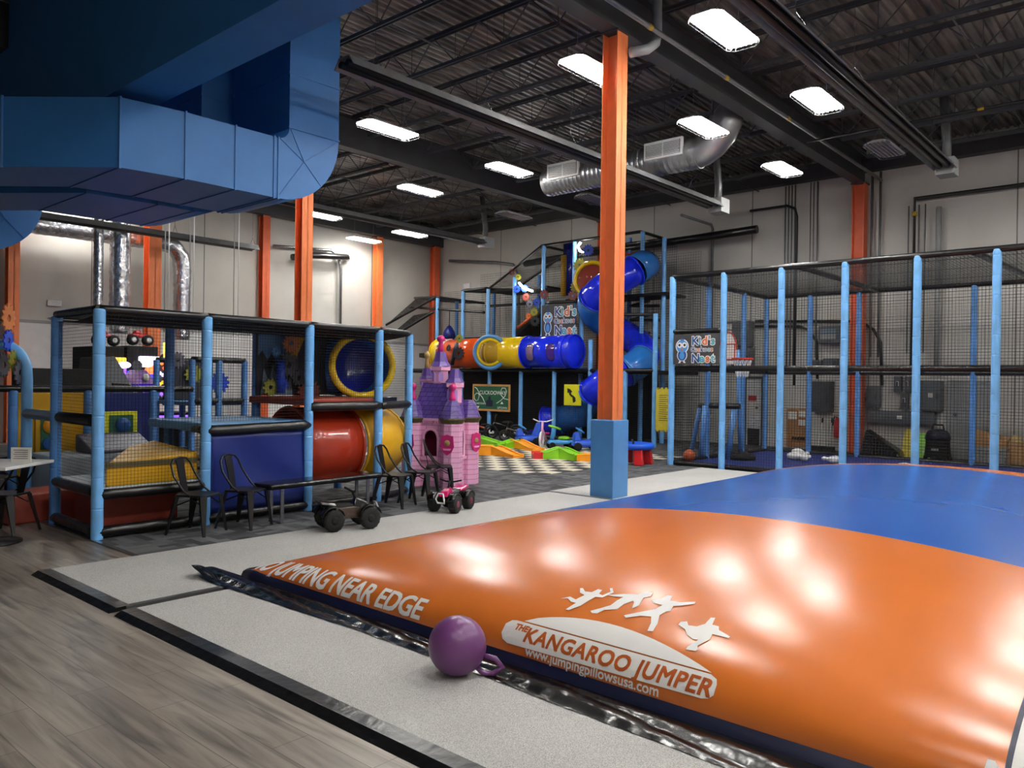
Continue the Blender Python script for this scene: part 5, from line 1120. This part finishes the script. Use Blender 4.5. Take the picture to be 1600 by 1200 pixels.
MB().hull([(-.35, -.16, .1), (.3, -.1, .1), (.3, .1, .1), (-.35, .16, .1), (-.33, -.14, .2), (.28, -.08, .2), (.28, .08, .2), (-.33, .14, .2)]).build('body', 'toy_sky', t, .04); MB().tube([(.2, 0, .2), (.14, 0, .48)], .05, 10).build('steering_column', 'toy_sky', t)
MB().torus((.13, 0, .5), .14, .025, (-.3, 0, 1), 22, 7).build('steering_wheel', 'toy_green', t); MB().ell((-.12, 0, .24), (.16, .13, .05), 14, 8).build('seat', 'toy_green', t)
for x, y in ((-.25, -.17), (-.25, .17), (.22, -.1), (.22, .1)): MB().lathe([(.05, -.02), (.075, -.02), (.075, .02), (.05, .02)], (x, y, .075), 14, (0, 1, 0)).build('wheel', 'black_paint', t)
p = fl(985, 726); o = (p.x+.12, p.y, .006); t = thing('play_table', 'small blue topped play table with red legs behind the column', 'table', o, .4)
MB().lathe([(.36, .3), (.4, .33), (.4, .4), (.36, .42), (.3, .4)], (0, 0, 0), 20).build('table_rim', 'toy_blue', t); MB().lathe([(.3, .34), (.3, .36)], (0, 0, 0), 20).build('tray', 'toy_blue', t)
for a in (.5, 2.07, 3.64, 5.2): x, y = .26*math.cos(a), .26*math.sin(a); MB().hull([(x*1.2-.09, y*1.2-.09, 0), (x*1.2+.09, y*1.2-.09, 0), (x*1.2+.09, y*1.2+.09, 0), (x*1.2-.09, y*1.2+.09, 0), (x-.08, y-.08, .32), (x+.08, y-.08, .32), (x+.08, y+.08, .32), (x-.08, y+.08, .32)]).build('leg', 'toy_red', t, .02)
MB().tube([(-.1, 0, .36), (-.1, 0, .46), (.05, .05, .47)], .02, 6).build('toy_crane', 'black_paint', t)
def bike(label, px, py, m, s):
    p = fl(px, py); t = thing('balance_bike', label, 'toy bike', (p.x, p.y, .012), 2.6); t.scale = (s,)*3
    for x in (-.3, .3): w_ = MB().torus((x, 0, .17), .145, .028, (0, 1, 0), 20, 6).build('wheel', 'rubber', t); MB().lathe([(.03, -.02), (.05, 0), (.03, .02)], (x, 0, .17), 10, (0, 1, 0)).build('hub', 'white_plastic', w_)
    MB().tube([(-.3, 0, .17), (-.05, 0, .3), (.22, 0, .38), (.3, 0, .17)], .03, 7).build('frame', m, t); MB().tube([(.2, 0, .38), (.18, -.02, .52), (.1, -.22, .55)], .015, 6).build('handlebar', 'black_paint', t); MB().ell((-.1, 0, .38), (.14, .07, .04), 12, 8).build('seat', 'black_paint', t)
bike('dark red toy bike parked right behind the castle roof', 753, 686, 'tube_red', 1.0); bike('black and white toy motorbike under the green board', 786, 687, 'black_vinyl', 1.2); bike('dark toy bike parked left of the first blue ride-on car', 803, 690, 'quad_camo', .9)
# ================================================================ THINGS ON THE RIGHT WALL
X = WX
def wbox(name, label, cat, x0, y0, x1, y1, m, d=.2, door=True, extra=None):
    a, b = onx(x0, y1, X), onx(x1, y0, X); o = (X, a.y, a.z); t = thing(name, label, cat, o)
    MB(o).box(X-d, X-.002, b.y, a.y, a.z, b.z).build('case', m, t, .01)
    if door: f = MB(o).box(X-d-.014, X-d, b.y+.03, a.y-.03, a.z+.03, b.z-.03).build('door', m, t, .004); MB(o).box(X-d-.04, X-d-.014, b.y+.06, b.y+.1, (a.z+b.z)/2-.06, (a.z+b.z)/2+.06).build('latch', 'grey_dark', f)
    if extra:
        for (u0, v0, u1, v1, mm) in extra: MB(o).box(X-d-.022, X-d-.012, a.y+(b.y-a.y)*u1, a.y+(b.y-a.y)*u0, a.z+(b.z-a.z)*v0, a.z+(b.z-a.z)*v1).build('label_plate', mm, t)
    return t
wbox('electrical_cabinet', 'large grey electrical cabinet high on the wall behind the hoop', 'electrical box', 1139, 502, 1179, 542, 'grey_box', .35, True, [(.1, .1, .35, .35, 'paper'), (.1, .4, .35, .62, 'paper'), (.1, .67, .35, .88, 'paper')])
wbox('electrical_cabinet', 'squat grey box just under the large electrical cabinet', 'electrical box', 1150, 544, 1180, 574, 'grey_box', .3)
wbox('breaker_panel', 'grey box with a pale louvred front high left of the orange wall column', 'electrical box', 1284, 509, 1317, 537, 'grey_box', .25, False, [(.12, .2, .85, .5, 'grey_light'), (.12, .55, .85, .8, 'logo_grey')])
wbox('junction_box', 'small grey box left of two above the cage mid rail', 'electrical box', 1271, 563, 1287, 576, 'grey_box', .15); wbox('junction_box', 'small wide grey box right of two above the cage mid rail', 'electrical box', 1289, 560, 1312, 576, 'grey_box', .15)
wbox('switch_panel', 'tall dark grey switch panel above the mop handles', 'electrical box', 1271, 596, 1304, 643, 'grey_dark', .2)
wbox('electric_meter', 'grey meter box lowest left above the wall trough', 'electrical box', 1358, 603, 1378, 636, 'grey_box', .2, True); wbox('disconnect_switch', 'small grey switch box upper left of the big panel', 'electrical box', 1399, 588, 1411, 613, 'grey_box', .15, True, [(.3, .4, .7, .7, 'paper')]); wbox('disconnect_switch', 'small grey switch box half hidden behind a cage post', 'electrical box', 1416, 588, 1426, 613, 'grey_box', .15, True, [(.2, .4, .6, .7, 'paper')])
wbox('disconnect_switch', 'small grey switch box just above the wall trough', 'electrical box', 1409, 615, 1421, 638, 'grey_box', .15, True, [(.3, .4, .7, .7, 'paper')]); wbox('main_panel', 'biggest grey electrical panel right of the switch boxes', 'electrical box', 1441, 595, 1475, 642, 'grey_box', .25, True, [(.4, .45, .62, .6, 'paper')]); wbox('wiring_trough', 'long low grey wiring trough on the wall under the meters', 'electrical box', 1359, 644, 1464, 660, 'grey_box', .18, False, [(.45, .4, .53, .65, 'paper')])
t = wbox('cork_board', 'brown cork board with papers on the wall behind the cage', 'board', 1229, 639, 1262, 697, 'cork', .03, False); a, b = onx(1229, 697, X), onx(1262, 639, X); o = (X, a.y, a.z)
for u0, v0, u1, v1 in ((.08, .72, .5, .92), (.6, .78, .92, .95), (.6, .56, .92, .72)): MB(o).box(X-.036, X-.03, a.y+(b.y-a.y)*u1, a.y+(b.y-a.y)*u0, a.z+(b.z-a.z)*v0, a.z+(b.z-a.z)*v1).build('pinned_paper', 'paper', t)
g = MB(o)
for k in range(5): g.bar((X-.035, a.y+(b.y-a.y)*(.35+.13*k), a.z+.25), (X-.12, a.y+(b.y-a.y)*(.35+.13*k), a.z+.2), .03)
g.build('hook_rail', 'black_metal', t)
a = onx(1311, 655, X); o = (X-.12, a.y, a.z-.45); t = thing('fire_extinguisher', 'red fire extinguisher hung left of the orange wall column', 'fire extinguisher', o); MB(o).lathe([(.07, 0), (.08, .02), (.08, .4), (.04, .47), (.025, .5)], o, 16).build('cylinder', 'toy_red', t); MB(o).tube([(X-.12, a.y, a.z+.05), (X-.15, a.y+.06, a.z+.07), (X-.14, a.y+.1, a.z-.15)], .015, 6).build('hose', 'black_paint', t); MB(o).box(X-.12, X-.01, a.y-.03, a.y+.03, a.z-.1, a.z-.04).build('bracket', 'black_metal', t)
for px, lab in ((1284, 'left of two broom handles leaning on the wall'), (1299, 'right of two broom handles leaning on the wall')):
    a = onx(px, 657, X-.1); o = (X-.35, a.y, 0); t = thing('broom', lab, 'broom', o); MB(o).tube([(X-.35, a.y, .1), (X-.05, a.y, a.z)], .014, 6).build('handle', 'white_paint', t); MB(o).box(X-.45, X-.25, a.y-.16, a.y+.16, 0, .12).build('brush_head', 'black_paint', t, .01); MB(o).tube([(X-.07, a.y, a.z-.06), (X-.045, a.y, a.z+.06)], .02, 6).build('grip', 'black_paint', t)
# doors
for i, (x0, x1, yt, m, lab) in enumerate(((1165, 1195, 588, 'white_paint', ''), (1482, 1552, 594, 'grey_light', ''))):
    a, b = onx(x0, yt, X), onx(x1, yt, X); zt = min(a.z, 2.15); o = (X-.06, b.y, 0); d_ = struct(bpy.data.objects.new('door_%d' % (i+1), None)); C.objects.link(d_); d_.location = o
    MB(o).box(X-.05, X-.01, b.y+.06, a.y-.06, .0, zt-.06).build('door_leaf', m, d_); MB(o).box(X-.08, X-.005, b.y, b.y+.06, 0, zt).build('jamb', 'grey_dark' if i == 0 else 'grey_light', d_); MB(o).box(X-.08, X-.005, a.y-.06, a.y, 0, zt).build('jamb', 'grey_dark' if i == 0 else 'grey_light', d_); MB(o).box(X-.08, X-.005, b.y+.06, a.y-.06, zt-.06, zt).build('head', 'grey_dark' if i == 0 else 'grey_light', d_)
    MB(o).lathe([(.02, 0), (.02, .05), (.035, .06), (.03, .09)], (X-.05, a.y-.16 if i else b.y+.16, 1.0), 12, (-1, 0, 0)).build('door_handle', 'steel', d_)
    if i == 0: MB(o).box(X-.056, X-.05, b.y+.1, a.y-.1, 0, .45).build('kick_plate', 'black_paint', d_)
a, b = onx(1168, 626, X-.07), onx(1183, 617, X-.07); o = (X-.07, a.y, a.z); t = thing('door_sign', 'red and white notice on the door behind the cage', 'sign', o); MB(o).box(X-.07, X-.052, b.y, a.y, a.z-.35, b.z).build('panel', 'paper', t); MB(o).box(X-.074, X-.07, b.y+.02, a.y-.02, a.z-.0, b.z-.02).build('red_header', 'toy_red', t)
# floor clutter by the wall
p = onx(1372, 705, 19.3); o = (19.3, p.y, 0); g = MB(o); g.hull([(19.0, p.y-.55, 0), (19.6, p.y-.55, 0), (19.6, p.y+.35, 0), (19.0, p.y+.35, 0), (19.05, p.y-.5, .12), (19.55, p.y-.5, .12), (19.5, p.y+.25, .62), (19.15, p.y+.25, .6)]); tag(g.build('bin_bag', 'black_vinyl', bev=.05), 'slumped black bag on the floor right of the orange wall column', 'bag')
for (px, h, m, lab) in ((1420, .62, 'sign_mustard', 'yellow green board leaning by the vacuum, left one'), (1444, .55, 'toy_green', 'yellow green board leaning by the vacuum, right one')):
    p = onx(px, 690, 19.5); o = (19.5, p.y, 0); tag(MB(o).hull([(19.4, p.y-.14, 0), (19.43, p.y-.14, 0), (19.43, p.y+.14, 0), (19.4, p.y+.14, 0), (19.7, p.y-.14, h), (19.73, p.y-.14, h), (19.73, p.y+.14, h), (19.7, p.y+.14, h)]).build('folding_sign', m), lab, 'sign')
p = onx(1465, 705, 19.2); o = (19.2, p.y, 0); t = thing('shop_vacuum', 'black wheeled shop vacuum standing by the grey door', 'vacuum', o); MB(o).lathe([(.24, .06), (.26, .1), (.24, .42), (.25, .46)], o, 18).build('drum', 'black_paint', t); MB(o).lathe([(.26, .46), (.25, .54), (.2, .64), (.1, .68)], o, 18).build('motor_head', 'vinyl_navy', t); MB(o).tube([(19.2, p.y-.12, .64), (19.2, p.y-.1, .78), (19.2, p.y+.1, .78), (19.2, p.y+.12, .64)], .02, 6).build('handle', 'black_paint', t)
for a in range(4): MB(o).ell((19.2+.24*math.cos(a*PI/2), p.y+.24*math.sin(a*PI/2), .05), .05, 10, 6).build('caster', 'black_metal', t)
MB(o).box(18.94, 18.95, p.y-.07, p.y+.07, .22, .27).build('badge', 'grey_light', t)
p = onx(1548, 705, 19.0); y0, y1 = onx(1571, 705, 18.8).y, onx(1524, 705, 18.8).y; o = (18.8, (y0+y1)/2, 0); t = thing('laundry_basket', 'pale grey slotted laundry basket on the floor by the grey door', 'basket', o)
g = MB(o); zb = .34
for z in (.03, .1, .17, .24, .31): g.tube([(18.6, y0, z), (19.0, y0, z), (19.0, y1, z), (18.6, y1, z)], .014, 4, True)
n = 14
for k in range(n+1): yy = y0+(y1-y0)*k/n; g.bar((18.6, yy, .0), (18.58, yy, zb), .02, .012); g.bar((19.0, yy, 0), (19.02, yy, zb), .02, .012)
g.build('slotted_wall', 'grey_light', t); MB(o).tube([(18.57, y0-.02, zb), (19.03, y0-.02, zb), (19.03, y1+.02, zb), (18.57, y1+.02, zb)], .025, 8, True).build('rim', 'grey_light', t); MB(o).box(18.6, 19.0, y0, y1, 0, .02).build('basket_floor', 'grey_light', t)
o = (19.45, y1-.1, 0); tag(MB(o).hull([(19.2, y1-.5, 0), (19.7, y1-.5, 0), (19.7, y1+.1, 0), (19.2, y1+.1, 0), (19.25, y1-.5, .5), (19.7, y1-.5, .55), (19.7, y1+.15, .7), (19.25, y1+.15, .6)]).build('cardboard_box', 'card', bev=.01), 'tilted brown cardboard box behind the laundry basket', 'box')
p = onx(1588, 700, 19.2); o = (19.2, p.y, 0); t = thing('paper_sack', 'tan paper sack standing at the right picture edge', 'bag', o); MB(o).hull([(19.05, p.y-.14, 0), (19.35, p.y-.14, 0), (19.35, p.y+.14, 0), (19.05, p.y+.14, 0), (19.08, p.y-.15, .5), (19.33, p.y-.13, .52), (19.33, p.y+.12, .55), (19.08, p.y+.13, .48)]).build('sack', 'card', t, .03); MB(o).hull([(19.1, p.y-.1, .48), (19.3, p.y-.1, .48), (19.3, p.y+.1, .48), (19.1, p.y+.1, .48), (19.14, p.y-.12, .62), (19.26, p.y-.1, .6), (19.26, p.y+.06, .64), (19.14, p.y+.1, .6)]).build('rolled_top', 'gold', t, .02)
# ================================================================ ARCADE CORNER (far left)
def abox(name, label, cat, x0, y0, x1, y1, Y, d, m, z0=0): a, b = ony(x0, y1, Y), ony(x1, y0, Y); o = ((a.x+b.x)/2, Y+d/2, z0); return tag(MB(o).box(a.x, b.x, Y, Y+d, z0, b.z).build(name, m, bev=.015), label, cat), a, b
abox('arcade_cabinet', 'long plain black cabinet back behind the yellow panel', 'cabinet', 45, 577, 149, 660, 13., .8, 'black_paint')
a, b = ony(152, 660, 12.8), ony(224, 605, 12.8); o = (a.x, 12.8, 0); t = thing('arcade_cabinet', 'black slanted racing arcade cabinet behind the blue panel', 'arcade machine', o)
MB(o).box(a.x, b.x, 12.8, 13.9, 0, b.z).build('base', 'black_paint', t, .01); c = ony(170, 558, 12.9); e = ony(205, 570, 12.9)
MB(o).hull([(a.x+.05, 12.9, b.z), (b.x-.12, 12.9, b.z), (b.x-.12, 13.8, b.z), (a.x+.05, 13.8, b.z), (a.x+.1, 13.2, c.z), (a.x+.42, 13.2, c.z+.02), (a.x+.42, 13.8, c.z+.02), (a.x+.1, 13.8, c.z)]).build('hood', 'grey_dark', t, .02); MB(o).hull([(b.x-.45, 12.88, b.z), (b.x-.12, 12.88, b.z), (b.x-.12, 13.8, b.z), (b.x-.45, 13.8, b.z), (b.x-.5, 13.2, e.z), (b.x-.3, 13.2, e.z-.05), (b.x-.3, 13.8, e.z-.05), (b.x-.5, 13.8, e.z)]).build('seat_back', 'black_vinyl', t, .03)
MB(o).box(b.x-.16, b.x-.1, 12.79, 12.8, b.z-.1, b.z-.06).build('maker_plate', 'white_paint', t)
def truck(t, o, px, py, Y, s):
    c = ony(px, py, Y); d = Vector((1, 0, 0))
    MB(o).hull([(c.x-.3*s, Y-.16*s, c.z-.06*s), (c.x+.3*s, Y-.16*s, c.z-.06*s), (c.x+.3*s, Y+.16*s, c.z-.06*s), (c.x-.3*s, Y+.16*s, c.z-.06*s), (c.x-.28*s, Y-.14*s, c.z+.06*s), (c.x+.28*s, Y-.14*s, c.z+.06*s), (c.x+.28*s, Y+.14*s, c.z+.06*s), (c.x-.28*s, Y+.14*s, c.z+.06*s)]).build('truck_body', 'toy_red', t, .03); MB(o).hull([(c.x-.15*s, Y-.13*s, c.z+.06*s), (c.x+.12*s, Y-.13*s, c.z+.06*s), (c.x+.12*s, Y+.13*s, c.z+.06*s), (c.x-.15*s, Y+.13*s, c.z+.06*s), (c.x-.1*s, Y-.1*s, c.z+.18*s), (c.x+.06*s, Y-.1*s, c.z+.18*s), (c.x+.06*s, Y+.1*s, c.z+.18*s), (c.x-.1*s, Y+.1*s, c.z+.18*s)]).build('truck_cab', 'toy_red', t, .02)
    for sx in (-.24, .24):
        w_ = MB(o).lathe([(.1*s, -.09*s), (.17*s, -.08*s), (.18*s, 0), (.17*s, .08*s), (.1*s, .09*s)], (c.x+sx*s, Y-.2*s, c.z-.14*s), 18, (0, 1, 0)).build('truck_wheel', 'rubber', t); MB(o).lathe([(.09*s, -.1*s), (.05*s, -.11*s)], (c.x+sx*s, Y-.2*s, c.z-.14*s), 12, (0, 1, 0)).build('wheel_hub', 'white_plastic', w_)
    return c
for px, lab in ((161, 'tall racing arcade machine topped by the left model monster truck'), (215, 'tall racing arcade machine topped by the right model monster truck')):
    Y = 16.2; c0 = ony(px, 522, Y); o = (c0.x, Y, 0); t = thing('arcade_machine', lab, 'arcade machine', o); truck(t, o, px, 525, Y, .62)
    z = c0.z-.25; MB(o).box(c0.x-.31, c0.x+.31, Y-.25, Y+.7, 0, z).build('cabinet', 'black_paint', t, .02)
    zc = c0.z-.55; MB(o).box(c0.x-.1, c0.x+.33, Y-.32, Y-.25, zc-.12, zc+.1).build('marquee', 'led_yellow' if px < 200 else 'led_white', t, .03); MB(o).box(c0.x-.3, c0.x+.3, Y-.27, Y-.24, zc-.75, zc-.2).build('screen', 'led_blue', t); MB(o).box(c0.x-.37, c0.x-.33, Y-.28, Y-.24, .5, z-.3).build('light_strip', 'led_blue' if px < 200 else 'led_purple', t); MB(o).ell((c0.x+.28, Y-.3, zc-.05), (.14, .05, .07), 12, 8).build('marquee_scroll', 'led_white', t)
Y = 15.; a, b = ony(211, 660, Y), ony(243, 600, Y); rx_, ry_ = ony(227, 578, Y), ony(211, 600, Y); o = (a.x, Y, 0); t = thing('arcade_machine', 'lilac house shaped arcade machine glowing purple inside', 'arcade machine', o)
MB(o).box(a.x, a.x+.05, Y, Y+.7, 0, b.z).build('side', 'toy_purple', t); MB(o).box(b.x-.05, b.x, Y, Y+.7, 0, b.z).build('side', 'toy_purple', t); MB(o).box(a.x, b.x, Y+.6, Y+.7, 0, b.z).build('back', 'lilac', t); MB(o).box(a.x, b.x, Y, Y+.7, 0, .6).build('base', 'toy_purple', t)
MB(o).prism([(a.x-.05, b.z), (b.x+.05, b.z), ((a.x+b.x)/2, rx_.z)], lambda u, v, w_: (u, Y+w_, v), .7).build('gable_roof', 'lilac', t); MB(o).box(a.x+.08, b.x-.08, Y+.3, Y+.5, .7, b.z-.12).build('lit_interior', 'led_purple', t); MB(o).lathe([(.07, 0), (.07, .02), (.03, .03)], ((a.x+b.x)/2, Y, b.z+.12), 14, (0, -1, 0)).build('gable_badge', 'text_white', t)
c = ony(221, 571, Y); MB(o).tube([(c.x, Y+.2, rx_.z-.05), (c.x, Y+.2, c.z)], .02, 6).build('sign_stalk', 'white_paint', t); MB(o).lathe([(.1, 0), (.1, .02)], (c.x, Y+.2, c.z), 8, (0, -1, 0)).build('stop_sign', 'grey_box', t)
c = ony(237, 574, 16.05); o = (c.x, 16.05, 0); t = thing('lamp_machine', 'arcade machine with a glowing orange and violet lamp shade top', 'arcade machine', o); MB(o).lathe([(.22, -.14), (.23, -.1), (.12, .2), (.08, .21)], c, 16).build('lamp_shade', 'led_orange', t); MB(o).lathe([(.3, 0), (.3, .1), (.06, .2), (.05, c.z-.12)], (c.x, 16.05, 0), 14).build('stand', 'black_paint', t)
Y = 14.; c = ony(272, 592, Y); o = (c.x, Y, 0); t = thing('light_wheel_machine', 'tall arcade machine with rings of small coloured bulbs', 'arcade machine', o)
MB(o).box(c.x-.3, c.x+.36, Y, Y+.6, 0, .95).build('base', 'black_paint', t, .02); MB(o).prism([(.2*math.cos(2*PI*k/24), .5*math.sin(2*PI*k/24)) for k in range(24)], lambda u, v, w_: (c.x+u, Y+.2+w_, c.z+v), .12).build('wheel_disc', 'grey_box', t)
cols = ('led_warm', 'led_orange', 'led_white', 'led_yellow', 'led_purple')
for k in range(30):
    a = 2*PI*k/15; R = .44 if k < 15 else .3; MB(o).ell((c.x+R*.42*math.cos(a), Y+.17, c.z+R*1.08*math.sin(a)), .034, 8, 6).build('bulb', cols[k % 5], t)
MB(o).tube([(c.x-.03, Y+.25, c.z+.42), (c.x-.03, Y+.25, c.z+.66)], .06, 10).build('lit_topper', 'led_warm', t); MB(o).box(c.x-.3, c.x+.34, Y-.02, Y, .84, .9).build('light_strip', 'led_purple', t)
# dark rear play frame seen through the nets
Y = 12.6; xa, xb = ony(300, 600, Y).x, ony(382, 600, Y).x; o = (xa, Y, 0); t = thing('rear_play_frame', 'dark netted play frame behind the small play frame', 'play structure', o); z1 = ony(320, 562, Y).z
for x in (xa, (xa+xb)/2, xb):
    for yy in (Y, Y+1.3): post(t, o, x, yy, 0, z1, 'post_shade', .055)
for yy in (Y, Y+1.3):
    for z in (z1, 1.2, .1): rail(t, o, (xa, yy, z), (xb, yy, z), .05)
netp(t, o, (xa, Y, .1), (xb-xa, 0, 0), (0, 0, z1-.1), .05, .003); MB(o).box(xa, xb, Y+.05, Y+1.3, 1.12, 1.18).build('deck', 'vinyl_sky', t); MB(o).box(xa+.1, xa+1.0, Y+1.2, Y+1.25, 1.2, z1).build('mural_board', 'mural_dark', t)
for k, (dx, z, R, m) in enumerate(((.3, 1.9, .15, 'gear_grey'), (.6, 1.65, .18, 'gear_olive'), (1.1, 1.5, .2, 'gear_blue'))): MB(o).gear((xa+dx, Y+1.15, z), R, (0, -1, 0), 12).build('gear', m, t)
# small things
for px, py, lab in ((84, 474, 'small double white wall box high on the back wall at left'),):
    p = ony(px, py, WY); o = (p.x, WY-.06, p.z); tag(MB(o).box(p.x-.16, p.x+.16, WY-.07, WY-.002, p.z-.07, p.z+.07).build('wall_box', 'white_paint', bev=.01), lab, 'wall box')
p = onx(731, 447, WX); o = (WX-.06, p.y, p.z); tag(MB(o).box(WX-.07, WX-.002, p.y-.16, p.y+.16, p.z-.09, p.z+.09).build('wall_box', 'white_paint', bev=.01), 'small white wall box right of the orange corner column', 'wall box')
